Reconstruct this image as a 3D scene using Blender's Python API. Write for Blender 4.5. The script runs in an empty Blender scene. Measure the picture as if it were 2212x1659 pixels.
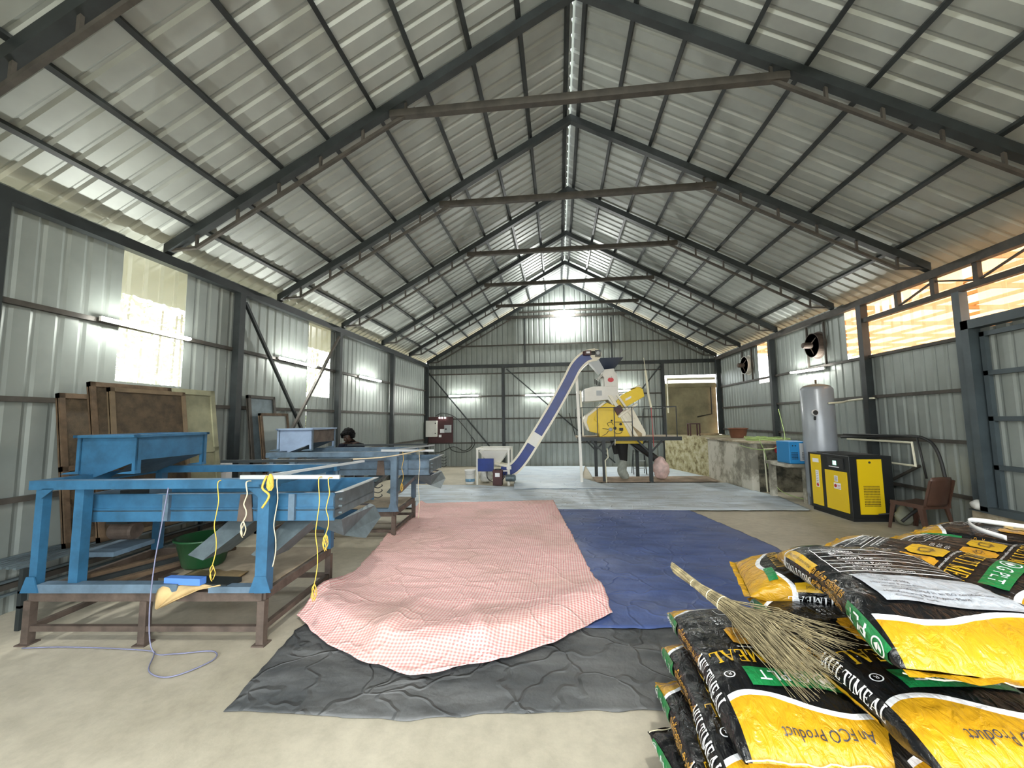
import bpy, math, random
from mathutils import Vector, Matrix, noise
random.seed(7)
scn = bpy.context.scene
C = scn.collection
PI = math.pi

# ------------------------------------------------------------------ camera, world, exposure
CAM_H = 1.7
F_PX, YAW, PITCH, ROLL = 883.65, 0.1118, 0.0885, -0.01145
def cam_axes():
    cy, sy, cp, sp, cr, sr = math.cos(YAW), math.sin(YAW), math.cos(PITCH), math.sin(PITCH), math.cos(ROLL), math.sin(ROLL)
    fwd = Vector((-sy*cp, cy*cp, sp)); r = Vector((cy, sy, 0)); u = r.cross(fwd)
    return cr*r+sr*u, -sr*r+cr*u, fwd
CR, CU, CF = cam_axes()
cd = bpy.data.cameras.new('camera'); cam = bpy.data.objects.new('camera', cd); C.objects.link(cam)
M = Matrix(((CR.x, CU.x, -CF.x, 0), (CR.y, CU.y, -CF.y, 0), (CR.z, CU.z, -CF.z, CAM_H), (0, 0, 0, 1)))
cam.matrix_world = M
cd.sensor_fit = 'HORIZONTAL'; cd.sensor_width = 36; cd.lens = F_PX*36/2212
cd.clip_start = .05; cd.clip_end = 400
scn.camera = cam

wd = bpy.data.worlds.new('world'); scn.world = wd; wd.use_nodes = True
bgn = wd.node_tree.nodes['Background']
bgn.inputs[0].default_value = (0.93, 0.97, 1.0, 1); bgn.inputs[1].default_value = 3.9
scn.view_settings.view_transform = 'Standard'
scn.view_settings.look = 'None'
scn.view_settings.exposure = 1.13
scn.view_settings.gamma = 1
scn.view_settings.use_curve_mapping = False
scn.cycles.use_denoising = True
scn.cycles.max_bounces = 7; scn.cycles.diffuse_bounces = 4; scn.cycles.glossy_bounces = 3
scn.cycles.transparent_max_bounces = 8; scn.cycles.transmission_bounces = 4
scn.cycles.sample_clamp_indirect = 6
scn.cycles.caustics_reflective = False; scn.cycles.caustics_refractive = False
TUBE_STRENGTH = 100
BULB_STRENGTH = 780

# ------------------------------------------------------------------ materials
MATS = {}
def mat(name, col, rough=.6, metal=0., bump=0., bscale=20., var=0., vscale=3., col2=None, spec=.5, emit=None, estr=0., trans=0., detail=4., rvar=0.):
    if name in MATS: return MATS[name]
    m = bpy.data.materials.new(name); m.use_nodes = True
    nt = m.node_tree; nd = nt.nodes; b = nd['Principled BSDF']
    c4 = (*col, 1)
    b.inputs['Base Color'].default_value = c4
    b.inputs['Roughness'].default_value = rough
    b.inputs['Metallic'].default_value = metal
    b.inputs['Specular IOR Level'].default_value = spec
    if emit:
        b.inputs['Emission Color'].default_value = (*emit, 1); b.inputs['Emission Strength'].default_value = estr
    if trans: b.inputs['Transmission Weight'].default_value = trans
    tc = nd.new('ShaderNodeTexCoord')
    if var or col2:
        n = nd.new('ShaderNodeTexNoise'); n.inputs['Scale'].default_value = vscale; n.inputs['Detail'].default_value = detail; n.inputs['Roughness'].default_value = .62
        nt.links.new(tc.outputs['Object'], n.inputs['Vector'])
        r = nd.new('ShaderNodeValToRGB')
        r.color_ramp.elements[0].position = .36; r.color_ramp.elements[1].position = .66
        a = tuple(max(0, x*(1-var)) for x in col) if col2 is None else col2
        bb = tuple(min(1, x*(1+var)) for x in col) if col2 is None else col
        r.color_ramp.elements[0].color = (*a, 1); r.color_ramp.elements[1].color = (*bb, 1)
        nt.links.new(n.outputs['Fac'], r.inputs['Fac']); nt.links.new(r.outputs['Color'], b.inputs['Base Color'])
        if rvar:
            mr = nd.new('ShaderNodeMapRange'); mr.inputs[3].default_value = rough-rvar; mr.inputs[4].default_value = rough+rvar
            nt.links.new(n.outputs['Fac'], mr.inputs[0]); nt.links.new(mr.outputs[0], b.inputs['Roughness'])
    if bump:
        n2 = nd.new('ShaderNodeTexNoise'); n2.inputs['Scale'].default_value = bscale; n2.inputs['Detail'].default_value = 5
        nt.links.new(tc.outputs['Object'], n2.inputs['Vector'])
        bp = nd.new('ShaderNodeBump'); bp.inputs['Strength'].default_value = bump; bp.inputs['Distance'].default_value = .02
        nt.links.new(n2.outputs['Fac'], bp.inputs['Height']); nt.links.new(bp.outputs['Normal'], b.inputs['Normal'])
    MATS[name] = m
    return m

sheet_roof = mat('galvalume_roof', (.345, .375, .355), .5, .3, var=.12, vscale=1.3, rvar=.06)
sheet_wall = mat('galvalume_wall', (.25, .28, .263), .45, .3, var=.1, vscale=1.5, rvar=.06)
steel_dark = mat('dark_steel', (.023, .029, .030), .5, .2, var=.25, vscale=4)
steel_brown = mat('primer_steel', (.055, .05, .042), .6, .1, var=.3, vscale=5)
steel_bluegrey = mat('bluegrey_steel', (.06, .08, .09), .45, .2, var=.15)
blue_paint = mat('machine_blue', (.026, .115, .22), .5, .0, var=.22, vscale=5, bump=.05, bscale=30)
blue_dusty = mat('machine_blue_dusty', (.10, .155, .21), .6, 0, var=.25, vscale=5)
blue_pale = mat('machine_blue_pale', (.27, .36, .5), .6, 0, var=.1, vscale=5)
rust = mat('rusty_brown_steel', (.10, .075, .06), .7, .2, var=.35, vscale=6, bump=.1)
galv_grey = mat('zinc_plate', (.11, .145, .16), .45, .3, var=.25, vscale=6)
wood = mat('old_wood', (.10, .066, .038), .75, 0, var=.35, vscale=7, bump=.2)
wood_pale = mat('pale_wood', (.36, .28, .16), .7, 0, var=.25, vscale=7)
ply = mat('dusty_plywood', (.33, .27, .19), .8, 0, var=.25, vscale=3)
mesh_brown = mat('brown_screen_mesh', (.07, .05, .028), .8, 0, var=.35, vscale=9, bump=.4, bscale=120)
mesh_olive = mat('olive_screen_mesh', (.22, .22, .14), .8, 0, var=.2, vscale=4)
white_paint = mat('white_paint', (.75, .74, .68), .4, 0, var=.05)
cream_paint = mat('cream_paint', (.78, .74, .6), .4, 0, var=.05)
belt_blue = mat('conveyor_blue', (.010, .035, .20), .4, 0, var=.15, vscale=3)
yellow_paint = mat('yellow_paint', (.82, .58, .01), .4, 0, var=.06)
yellow_panel = mat('panel_yellow', (.8, .56, .01), .35, 0)
black_paint = mat('black_paint', (.012, .014, .015), .35, 0)
black_rubber = mat('black_rubber', (.015, .016, .016), .6, 0)
maroon = mat('maroon_paint', (.055, .013, .014), .5, 0, var=.2)
tank_grey = mat('tank_grey_paint', (.32, .35, .38), .28, .1, var=.05)
tank_dust = mat('tank_top_dust', (.3, .26, .2), .7)
sky_paint = mat('cyan_blue_plastic', (.02, .22, .5), .4)
pale_grey = mat('pale_grey_plate', (.42, .45, .46), .5)
chair_mat = mat('brown_plastic', (.08, .04, .027), .38, 0, var=.12, vscale=8)
tub_green = mat('green_plastic', (.01, .06, .02), .4)
tub_brown = mat('brown_tub', (.2, .085, .05), .5, var=.15)
jute = mat('jute', (.5, .36, .17), .9, var=.15, vscale=8)
rope_y = mat('yellow_rope', (.75, .5, .08), .8)
rope_c = mat('cream_rope', (.7, .62, .42), .8)
cable_b = mat('blue_cable', (.2, .21, .32), .6)
hose_g = mat('green_hose', (.3, .42, .14), .4)
pvc = mat('pvc_pipe', (.7, .68, .52), .45)
red_plastic = mat('red_plastic', (.35, .02, .03), .4)
paper = mat('paper_white', (.85, .86, .88), .5)
ink = mat('ink_dark', (.03, .03, .03), .6)
ink_red = mat('ink_red', (.5, .03, .03), .5)
skin_m = mat('skin', (.04, .02, .012), .55)
hair_m = mat('black_hair', (.0025, .0025, .003), .8, spec=.15, bump=.6, bscale=60)
shirt_m = mat('navy_shirt', (.005, .006, .012), .9, spec=.15)
trouser_m = mat('grey_trousers', (.05, .05, .055), .8)
dark_hole = mat('dark_hollow', (.01, .01, .01), .8)
lcd = mat('green_lcd', (.1, .4, .2), .3, emit=(.3, .9, .6), estr=1.5)
plastic_white = mat('white_plastic', (.8, .8, .78), .4)
sack_white = mat('white_sack', (.66, .66, .62), .8, var=.1, vscale=10, bump=.3, bscale=15)
sack_pink = mat('pink_sack', (.68, .5, .46), .8, var=.18, vscale=8, bump=.3, bscale=15)
broom_m = mat('broom_stems', (.27, .225, .125), .7, var=.45, vscale=25)
cement_olive = mat('mossy_cement', (.27, .245, .15), .85, var=.3, vscale=1.6, bump=.3, bscale=12)
leaf_m = mat('hedge_leaf', (.50, .58, .40), .5, var=.5, vscale=6)
soffit_m = mat('cream_soffit', (.7, .66, .42), .7)

def emis(name, col, s):
    m = bpy.data.materials.new(name); m.use_nodes = True; nt = m.node_tree; nt.nodes.clear()
    e = nt.nodes.new('ShaderNodeEmission'); o = nt.nodes.new('ShaderNodeOutputMaterial')
    e.inputs[0].default_value = (*col, 1); e.inputs[1].default_value = s
    nt.links.new(e.outputs[0], o.inputs[0]); return m
tube_m = emis('tube_glow', (1, 1, .93), TUBE_STRENGTH)
bulb_m = emis('bulb_glow', (1, 1, .97), BULB_STRENGTH)
added_bulb_m = emis('added_front_bulb_glow', (1, .98, .93), 560)  # glow of the added bulb behind the camera

def poly_mat(name, tint, clear, tcol):
    m = bpy.data.materials.new(name); m.use_nodes = True; nt = m.node_tree; nt.nodes.clear(); N = nt.nodes.new; L = nt.links.new
    o = N('ShaderNodeOutputMaterial'); t = N('ShaderNodeBsdfTransparent'); t.inputs[0].default_value = (*tint, 1)
    tr = N('ShaderNodeBsdfTranslucent'); tr.inputs[0].default_value = (*tcol, 1)
    g = N('ShaderNodeBsdfGlossy'); g.inputs['Roughness'].default_value = .2; g.inputs[0].default_value = (1, 1, 1, 1)
    a = N('ShaderNodeMixShader'); a.inputs[0].default_value = 1-clear; L(t.outputs[0], a.inputs[1]); L(tr.outputs[0], a.inputs[2])
    b = N('ShaderNodeMixShader'); b.inputs[0].default_value = .06; L(a.outputs[0], b.inputs[1]); L(g.outputs[0], b.inputs[2])
    L(b.outputs[0], o.inputs[0]); return m
poly_left = poly_mat('polycarbonate_clear', (1, 1, .97), .72, (1, 1, .88))
poly_right = poly_mat('polycarbonate_milky', (1, .97, .92), .62, (1, .84, .68))

def floor_mat():
    m = bpy.data.materials.new('concrete_floor'); m.use_nodes = True; nt = m.node_tree; nd = nt.nodes; L = nt.links.new; N = nd.new
    b = nd['Principled BSDF']; tc = N('ShaderNodeTexCoord')
    n1 = N('ShaderNodeTexNoise'); n1.inputs['Scale'].default_value = .55; n1.inputs['Detail'].default_value = 6; n1.inputs['Roughness'].default_value = .6
    n2 = N('ShaderNodeTexNoise'); n2.inputs['Scale'].default_value = 9; n2.inputs['Detail'].default_value = 8; n2.inputs['Roughness'].default_value = .7
    L(tc.outputs['Object'], n1.inputs[0]); L(tc.outputs['Object'], n2.inputs[0])
    r1 = N('ShaderNodeValToRGB'); e = r1.color_ramp.elements; e[0].position = .33; e[0].color = (.37, .335, .25, 1); e[1].position = .62; e[1].color = (.56, .515, .405, 1)
    L(n1.outputs[0], r1.inputs[0])
    r2 = N('ShaderNodeValToRGB'); e = r2.color_ramp.elements; e[0].position = .35; e[0].color = (.80, .80, .80, 1); e[1].position = .6; e[1].color = (1, 1, 1, 1)
    L(n2.outputs[0], r2.inputs[0])
    mx = N('ShaderNodeMix'); mx.data_type = 'RGBA'; mx.blend_type = 'MULTIPLY'; mx.inputs[0].default_value = .8
    L(r1.outputs[0], mx.inputs[6]); L(r2.outputs[0], mx.inputs[7]); L(mx.outputs[2], b.inputs['Base Color'])
    b.inputs['Roughness'].default_value = .62
    bp = N('ShaderNodeBump'); bp.inputs['Strength'].default_value = .25; bp.inputs['Distance'].default_value = .01; L(n2.outputs[0], bp.inputs['Height']); L(bp.outputs[0], b.inputs['Normal'])
    return m
floor_m = floor_mat()

def stain_mat(name, c1, c2, c3, s=2., pos=(.42, .52, .6)):
    m = bpy.data.materials.new(name); m.use_nodes = True; nt = m.node_tree; nd = nt.nodes; L = nt.links.new; N = nd.new
    b = nd['Principled BSDF']; tc = N('ShaderNodeTexCoord')
    n1 = N('ShaderNodeTexNoise'); n1.inputs['Scale'].default_value = s; n1.inputs['Detail'].default_value = 9; n1.inputs['Roughness'].default_value = .68
    L(tc.outputs['Object'], n1.inputs[0])
    r = N('ShaderNodeValToRGB'); e = r.color_ramp.elements; e[0].position = pos[0]; e[0].color = (*c1, 1); e[1].position = pos[2]; e[1].color = (*c3, 1)
    k = e.new(pos[1]); k.color = (*c2, 1)
    L(n1.outputs[0], r.inputs[0]); L(r.outputs[0], b.inputs['Base Color']); b.inputs['Roughness'].default_value = .88
    bp = N('ShaderNodeBump'); bp.inputs['Strength'].default_value = .5; bp.inputs['Distance'].default_value = .03; L(n1.outputs[0], bp.inputs['Height']); L(bp.outputs[0], b.inputs['Normal'])
    return m
plaster_m = stain_mat('stained_plaster', (.2, .19, .15), (.36, .34, .27), (.52, .5, .42), 1.7, (.42, .5, .56))
mossy_m = stain_mat('mossy_plaster', (.15, .12, .05), (.4, .36, .2), (.5, .47, .32), 5., (.36, .5, .6))
stone_m = stain_mat('dark_stone', (.04, .04, .03), (.13, .12, .085), (.22, .2, .15), 4., (.4, .5, .62))
ledge_m = stain_mat('soil_concrete', (.24, .2, .13), (.36, .31, .22), (.45, .42, .33), 2.)

def cloth_mat(name, kind, ca, cb, scale=60, dirt=(.5, .4, .3), dirt_amt=.35, rough=.75, fold=.5):
    """UV in metres; kind: gingham / woven"""
    m = bpy.data.materials.new(name); m.use_nodes = True; nt = m.node_tree; nd = nt.nodes; L = nt.links.new; N = nd.new
    b = nd['Principled BSDF']; uv = N('ShaderNodeUVMap'); tc = N('ShaderNodeTexCoord')
    base = None
    if kind == 'gingham':
        sep = N('ShaderNodeSeparateXYZ'); L(uv.outputs[0], sep.inputs[0])
        outs = []
        for k in (0, 1):
            mu = N('ShaderNodeMath'); mu.operation = 'MULTIPLY'; mu.inputs[1].default_value = scale; L(sep.outputs[k], mu.inputs[0])
            fr = N('ShaderNodeMath'); fr.operation = 'FRACT'; L(mu.outputs[0], fr.inputs[0])
            gt = N('ShaderNodeMath'); gt.operation = 'GREATER_THAN'; gt.inputs[1].default_value = .5; L(fr.outputs[0], gt.inputs[0]); outs.append(gt)
        ad = N('ShaderNodeMath'); ad.operation = 'ADD'; L(outs[0].outputs[0], ad.inputs[0]); L(outs[1].outputs[0], ad.inputs[1])
        hf = N('ShaderNodeMath'); hf.operation = 'MULTIPLY'; hf.inputs[1].default_value = .5; L(ad.outputs[0], hf.inputs[0])
        mx = N('ShaderNodeMix'); mx.data_type = 'RGBA'; L(hf.outputs[0], mx.inputs[0]); mx.inputs[6].default_value = (*ca, 1); mx.inputs[7].default_value = (*cb, 1)
        base = mx.outputs[2]
    else:
        n = N('ShaderNodeTexNoise'); n.inputs['Scale'].default_value = 1.6; n.inputs['Detail'].default_value = 7; L(tc.outputs['Object'], n.inputs[0])
        mp = N('ShaderNodeMapping'); mp.inputs['Scale'].default_value = (1, 3.2, 1); L(tc.outputs['Object'], mp.inputs[0]); L(mp.outputs[0], n.inputs[0])
        r = N('ShaderNodeValToRGB'); e = r.color_ramp.elements; e[0].position = .35; e[0].color = (*ca, 1); e[1].position = .65; e[1].color = (*cb, 1)
        L(n.outputs[0], r.inputs[0]); base = r.outputs[0]
    nd1 = N('ShaderNodeTexNoise'); nd1.inputs['Scale'].default_value = 1.1; nd1.inputs['Detail'].default_value = 7; L(tc.outputs['Object'], nd1.inputs[0])
    rr = N('ShaderNodeValToRGB'); e = rr.color_ramp.elements; e[0].position = .46; e[0].color = (0, 0, 0, 1); e[1].position = .66; e[1].color = (dirt_amt,)*3+(1,)
    L(nd1.outputs[0], rr.inputs[0])
    m2 = N('ShaderNodeMix'); m2.data_type = 'RGBA'; L(rr.outputs[0], m2.inputs[0]); L(base, m2.inputs[6]); m2.inputs[7].default_value = (*dirt, 1)
    L(m2.outputs[2], b.inputs['Base Color']); b.inputs['Roughness'].default_value = rough
    # creases: stretched voronoi ridges
    v = N('ShaderNodeTexVoronoi'); v.feature = 'DISTANCE_TO_EDGE'; v.inputs['Scale'].default_value = 2.2
    nn = N('ShaderNodeTexNoise'); nn.inputs['Scale'].default_value = 1.4; nn.inputs['Detail'].default_value = 3
    L(tc.outputs['Object'], nn.inputs[0])
    vm = N('ShaderNodeVectorMath'); vm.operation = 'ADD'; L(tc.outputs['Object'], vm.inputs[0]); L(nn.outputs['Color'], vm.inputs[1]); L(vm.outputs[0], v.inputs[0])
    r3 = N('ShaderNodeValToRGB'); e = r3.color_ramp.elements; e[0].position = 0; e[0].color = (1, 1, 1, 1); e[1].position = .05; e[1].color = (0, 0, 0, 1); L(v.outputs[0], r3.inputs[0])
    n5 = N('ShaderNodeTexNoise'); n5.inputs['Scale'].default_value = 7; n5.inputs['Detail'].default_value = 6; L(tc.outputs['Object'], n5.inputs[0])
    ad2 = N('ShaderNodeMath'); ad2.operation = 'MULTIPLY_ADD'; L(r3.outputs[0], ad2.inputs[0]); ad2.inputs[1].default_value = .5; L(n5.outputs[0], ad2.inputs[2])
    bp = N('ShaderNodeBump'); bp.inputs['Strength'].default_value = fold; bp.inputs['Distance'].default_value = .03; L(ad2.outputs[0], bp.inputs['Height']); L(bp.outputs[0], b.inputs['Normal'])
    return m
pink_m = cloth_mat('pink_gingham', 'gingham', (.93, .77, .72), (.78, .31, .30), 36, (.52, .36, .28), .45, fold=.4)
blue_m = cloth_mat('blue_tarp_weave', 'woven', (.035, .065, .19), (.075, .12, .31), 1, (.2, .22, .3), .3, .55)
black_m = cloth_mat('black_tarp_weave', 'woven', (.045, .05, .052), (.12, .125, .125), 1, (.2, .2, .19), .35, .6, .8)
light_m = cloth_mat('pale_blue_tarp_weave', 'woven', (.40, .45, .48), (.64, .73, .82), 1, (.4, .41, .38), .4, .5)
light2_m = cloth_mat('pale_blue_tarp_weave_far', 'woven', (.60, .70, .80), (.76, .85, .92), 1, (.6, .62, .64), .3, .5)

# ------------------------------------------------------------------ mesh builder
class MB:
    def __init__(s): s.v = []; s.f = []; s.m = []; s.uv = {}; s.mats = []
    def mi(s, m):
        if m not in s.mats: s.mats.append(m)
        return s.mats.index(m)
    def add(s, vs, fs, m):
        o = len(s.v); k = s.mi(m)
        s.v += [tuple(v) for v in vs]; s.f += [tuple(i+o for i in f) for f in fs]; s.m += [k]*len(fs); return s
    def hexa(s, p, m):   # 8 points: bottom 4 ccw, top 4 ccw
        return s.add(p, [(3, 2, 1, 0), (4, 5, 6, 7), (0, 1, 5, 4), (1, 2, 6, 5), (2, 3, 7, 6), (3, 0, 4, 7)], m)
    def box(s, a, b, m):
        x0, y0, z0 = a; x1, y1, z1 = b
        x0, x1 = sorted((x0, x1)); y0, y1 = sorted((y0, y1)); z0, z1 = sorted((z0, z1))
        return s.hexa([(x0, y0, z0), (x1, y0, z0), (x1, y1, z0), (x0, y1, z0), (x0, y0, z1), (x1, y0, z1), (x1, y1, z1), (x0, y1, z1)], m)
    def bar(s, p, q, w, h, m, up=(0, 0, 1)):
        p, q = Vector(p), Vector(q); d = (q-p).normalized(); u = Vector(up)
        if abs(d.dot(u)) > .98: u = Vector((0, 1, 0))
        r = d.cross(u).normalized(); u = r.cross(d)
        r *= w/2; u *= h/2
        return s.hexa([p-r-u, p+r-u, q+r-u, q-r-u, p-r+u, p+r+u, q+r+u, q-r+u], m)
    def tube(s, pts, r, m, n=8, caps=True, radii=None):
        pts = [Vector(p) for p in pts]; o = len(s.v); k = s.mi(m)
        prev = None
        for i, p in enumerate(pts):
            a = pts[max(i-1, 0)]; b = pts[min(i+1, len(pts)-1)]; d = (b-a).normalized()
            if prev is None:
                t = Vector((0, 0, 1)) if abs(d.z) < .9 else Vector((1, 0, 0)); u = d.cross(t).normalized()
            else: u = (prev-d*prev.dot(d)).normalized()
            prev = u; w = d.cross(u); rr = radii[i] if radii else r
            for j in range(n):
                an = 2*PI*j/n; s.v.append(tuple(p+u*(rr*math.cos(an))+w*(rr*math.sin(an))))
        for i in range(len(pts)-1):
            for j in range(n):
                a = o+i*n+j; b = o+i*n+(j+1) % n; s.f.append((a, b, b+n, a+n)); s.m.append(k)
        if caps:
            s.f.append(tuple(o+j for j in range(n))[::-1]); s.m.append(k)
            e = o+(len(pts)-1)*n; s.f.append(tuple(e+j for j in range(n))); s.m.append(k)
        return s
    def lathe(s, c, prof, m, n=24, axis='z'):
        o = len(s.v); k = s.mi(m); c = Vector(c)
        for r, h in prof:
            for j in range(n):
                a = 2*PI*j/n; x, y = r*math.cos(a), r*math.sin(a)
                v = {'z': Vector((x, y, h)), 'x': Vector((h, x, y)), 'y': Vector((x, h, y))}[axis]; s.v.append(tuple(c+v))
        for i in range(len(prof)-1):
            for j in range(n):
                a = o+i*n+j; b = o+i*n+(j+1) % n; s.f.append((a, b, b+n, a+n)); s.m.append(k)
        if prof[0][0] > 1e-4: s.f.append(tuple(o+j for j in range(n))[::-1]); s.m.append(k)
        if prof[-1][0] > 1e-4:
            e = o+(len(prof)-1)*n; s.f.append(tuple(e+j for j in range(n))); s.m.append(k)
        return s
    def prism(s, pts, off, m):   # polygon extruded by vector
        n = len(pts); off = Vector(off); a = [Vector(p) for p in pts]
        return s.add(a+[p+off for p in a], [tuple(range(n))[::-1], tuple(range(n, 2*n))]+[(i, (i+1) % n, (i+1) % n+n, i+n) for i in range(n)], m)
    def sphere(s, c, r, m, n=14, sc=(1, 1, 1)):
        pr = [(max(1e-5, r*math.sin(PI*i/n)), -r*math.cos(PI*i/n)) for i in range(n+1)]
        o = len(s.v); s.lathe((0, 0, 0), pr, m, n*2)
        for i in range(o, len(s.v)):
            v = s.v[i]; s.v[i] = (c[0]+v[0]*sc[0], c[1]+v[1]*sc[1], c[2]+v[2]*sc[2])
        return s
    def quadstrip(s, rows, m):
        o = len(s.v); k = s.mi(m); n = len(rows[0])
        for r in rows: s.v += [tuple(p) for p in r]
        for i in range(len(rows)-1):
            for j in range(n-1):
                a = o+i*n+j; s.f.append((a, a+1, a+n+1, a+n)); s.m.append(k)
        return s
    def build(s, name, parent=None, smooth=False, bevel=0, **props):
        me = bpy.data.meshes.new(name); org = parent.get('_o', (0, 0, 0)) if parent else (0, 0, 0)
        ox, oy, oz = org
        me.from_pydata([(x-ox, y-oy, z-oz) for x, y, z in s.v], [], s.f)
        for m in s.mats: me.materials.append(m)
        me.polygons.foreach_set('material_index', s.m)
        if smooth: me.polygons.foreach_set('use_smooth', [True]*len(s.f))
        me.update()
        o = bpy.data.objects.new(name, me); C.objects.link(o)
        if parent: o.parent = parent; o['_o'] = tuple(org)
        if bevel:
            bm = o.modifiers.new('bevel', 'BEVEL'); bm.width = bevel; bm.segments = 2; bm.limit_method = 'ANGLE'
        for k, v in props.items(): o[k] = v
        return o

def thing(name, label, cat, loc, group=None):
    o = bpy.data.objects.new(name, None); C.objects.link(o); o.location = loc; o['_o'] = tuple(loc)
    o['label'] = label; o['category'] = cat; o.empty_display_size = .1
    if group: o['group'] = group
    return o
def tag(o, label, cat, group=None, kind=None):
    o['label'] = label; o['category'] = cat
    if group: o['group'] = group
    if kind: o['kind'] = kind
    return o
def struct(o): o['kind'] = 'structure'; return o
def copy_tree(o, parent=None):
    c = o.copy(); C.objects.link(c)
    if parent: c.parent = parent
    for ch in list(o.children): copy_tree(ch, c)
    return c
def smooth_path(pts, n=6):
    pts = [Vector(p) for p in pts]; out = []
    for i in range(len(pts)-1):
        p0 = pts[max(i-1, 0)]; p1 = pts[i]; p2 = pts[i+1]; p3 = pts[min(i+2, len(pts)-1)]
        for k in range(n):
            t = k/n; out.append(.5*((2*p1)+(-p0+p2)*t+(2*p0-5*p1+4*p2-p3)*t*t+(-p0+3*p1-3*p2+p3)*t**3))
    out.append(pts[-1]); return out
ORD = ['first', 'second', 'third', 'fourth', 'fifth', 'sixth', 'seventh', 'eighth', 'ninth']

# ------------------------------------------------------------------ building shell
LW, RW, BW, FY = -5.04, 5.69, 15.25, -1.2      # wall sheets; open front at FY
XA, ZA = .315, 6.797                            # ridge, underside of rafters
XL, XR, ZE = -4.966, 5.62, 3.87
def zr(x):                                      # underside of the rafters
    return ZA-(XA-x)*(ZA-ZE)/(XA-XL) if x < XA else ZA-(x-XA)*(ZA-ZE)/(XR-XA)
SH = .205                                        # sheets above rafter underside (vertical)

# slab with thickness
fl = MB(); fl.box((-6.4, -9, -.2), (6.6, 15.5, 0), floor_m); struct(fl.build('floor'))
gr = MB(); gr.box((-60, -60, -.5), (60, 70, -.21), mat('outside_soil', (.35, .27, .15), .9, var=.3, vscale=1)); tag(gr.build('outside_ground'), 'brown soil around the shed', 'ground', kind='structure')

def corr(mb, o, u, v, n, lu, lv, pitch, rh, m, rw=.05, top=None, off=0):
    """ribbed sheet: ribs run along u, repeat along v, stick out along n. top(t)->length along u"""
    o, u, v, n = Vector(o), Vector(u), Vector(v), Vector(n)
    prof = []; t = -off
    while t < lv+pitch:
        for dt, h in ((0, 0), (pitch-rw-.028, 0), (pitch-rw, rh), (pitch-.028, rh), (pitch, 0)):
            tt = t+dt
            if 0 <= tt <= lv: prof.append((tt, h))
        t += pitch
    if prof[0][0] > 1e-4: prof.insert(0, (0, prof[0][1]))
    if prof[-1][0] < lv-1e-4: prof.append((lv, prof[-1][1]))
    out = []
    for t, h in prof:
        if out and abs(out[-1][0]-t) < 1e-6 and abs(out[-1][1]-h) < 1e-6: continue
        out.append((t, h))
    rows = []
    for t, h in out:
        L = top(t) if top else lu
        rows.append([o+v*t+n*h, o+v*t+n*h+u*L])
    mb.quadstrip(rows, m)
    return mb

# roof
for side in ('left', 'right'):
    xe = XL-1.0 if side == 'left' else XR+.28
    xa = XA-.018 if side == 'left' else XA+.012
    p0 = Vector((xe, FY, zr(xe)+SH)); p1 = Vector((xa, FY, zr(xa)+SH)); d = p1-p0; L = d.length; d.normalize()
    nrm = Vector((-d.z, 0, d.x)) if side == 'left' else Vector((d.z, 0, -d.x))
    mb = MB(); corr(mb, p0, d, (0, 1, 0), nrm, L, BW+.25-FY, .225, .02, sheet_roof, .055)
    o = struct(mb.build('ceiling_'+side))
    md = o.modifiers.new('thick', 'SOLIDIFY'); md.thickness = .002
# ridge cap strip
mb = MB(); mb.prism([(XA-.02, FY, zr(XA)+SH+.05), (XA+.2, FY, zr(XA)+SH-.02), (XA+.2, FY, zr(XA)+SH-.01), (XA-.02, FY, zr(XA)+SH+.062)], (0, BW+.25-FY, 0), sheet_roof)
struct(mb.build('trim_1'))

WP = .2
def wall_left():
    mb = MB()
    for y0, y1, z0, z1 in ((FY, 4.12, 0, 3.93), (4.12, 4.95, 0, 2.2), (4.95, 7.73, 0, 3.93), (7.73, 8.54, 0, 2.24), (8.54, BW, 0, 3.93)):
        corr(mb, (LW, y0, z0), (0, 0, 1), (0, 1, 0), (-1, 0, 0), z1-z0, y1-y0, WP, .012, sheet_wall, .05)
    return mb
o = struct(wall_left().build('wall_left')); o.modifiers.new('thick', 'SOLIDIFY').thickness = .002
def wall_right():
    mb = MB()
    for y0, y1, z0, z1 in ((FY, 2.9, 0, 3.93), (2.9, 6.28, 0, .44), (6.28, 8.2, 0, 2.78), (8.2, 8.68, 0, 2.82), (8.68, 11.6, 0, 3.93), (11.6, 12.28, 0, 2.66), (12.28, BW, 0, 3.93)):
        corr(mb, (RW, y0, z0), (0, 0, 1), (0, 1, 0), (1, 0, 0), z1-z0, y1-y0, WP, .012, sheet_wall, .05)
    return mb
o = struct(wall_right().build('wall_right')); o.modifiers.new('thick', 'SOLIDIFY').thickness = .002
def wall_back():
    mb = MB(); gap = .03
    tz = lambda x: zr(x)+gap
    for x0, x1, z0, z1 in ((LW, 3.85, 0, None), (3.85, RW, 3.25, None)):
        # split at ridge so the top edge follows the gable
        corr(mb, (x0, BW, z0), (0, 0, 1), (1, 0, 0), (0, 1, 0), 1, x1-x0, WP, .012, sheet_wall, .05, top=lambda t, x0=x0, z0=z0: tz(x0+t)-z0)
    return mb
o = struct(wall_back().build('wall_back')); o.modifiers.new('thick', 'SOLIDIFY').thickness = .002

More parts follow.
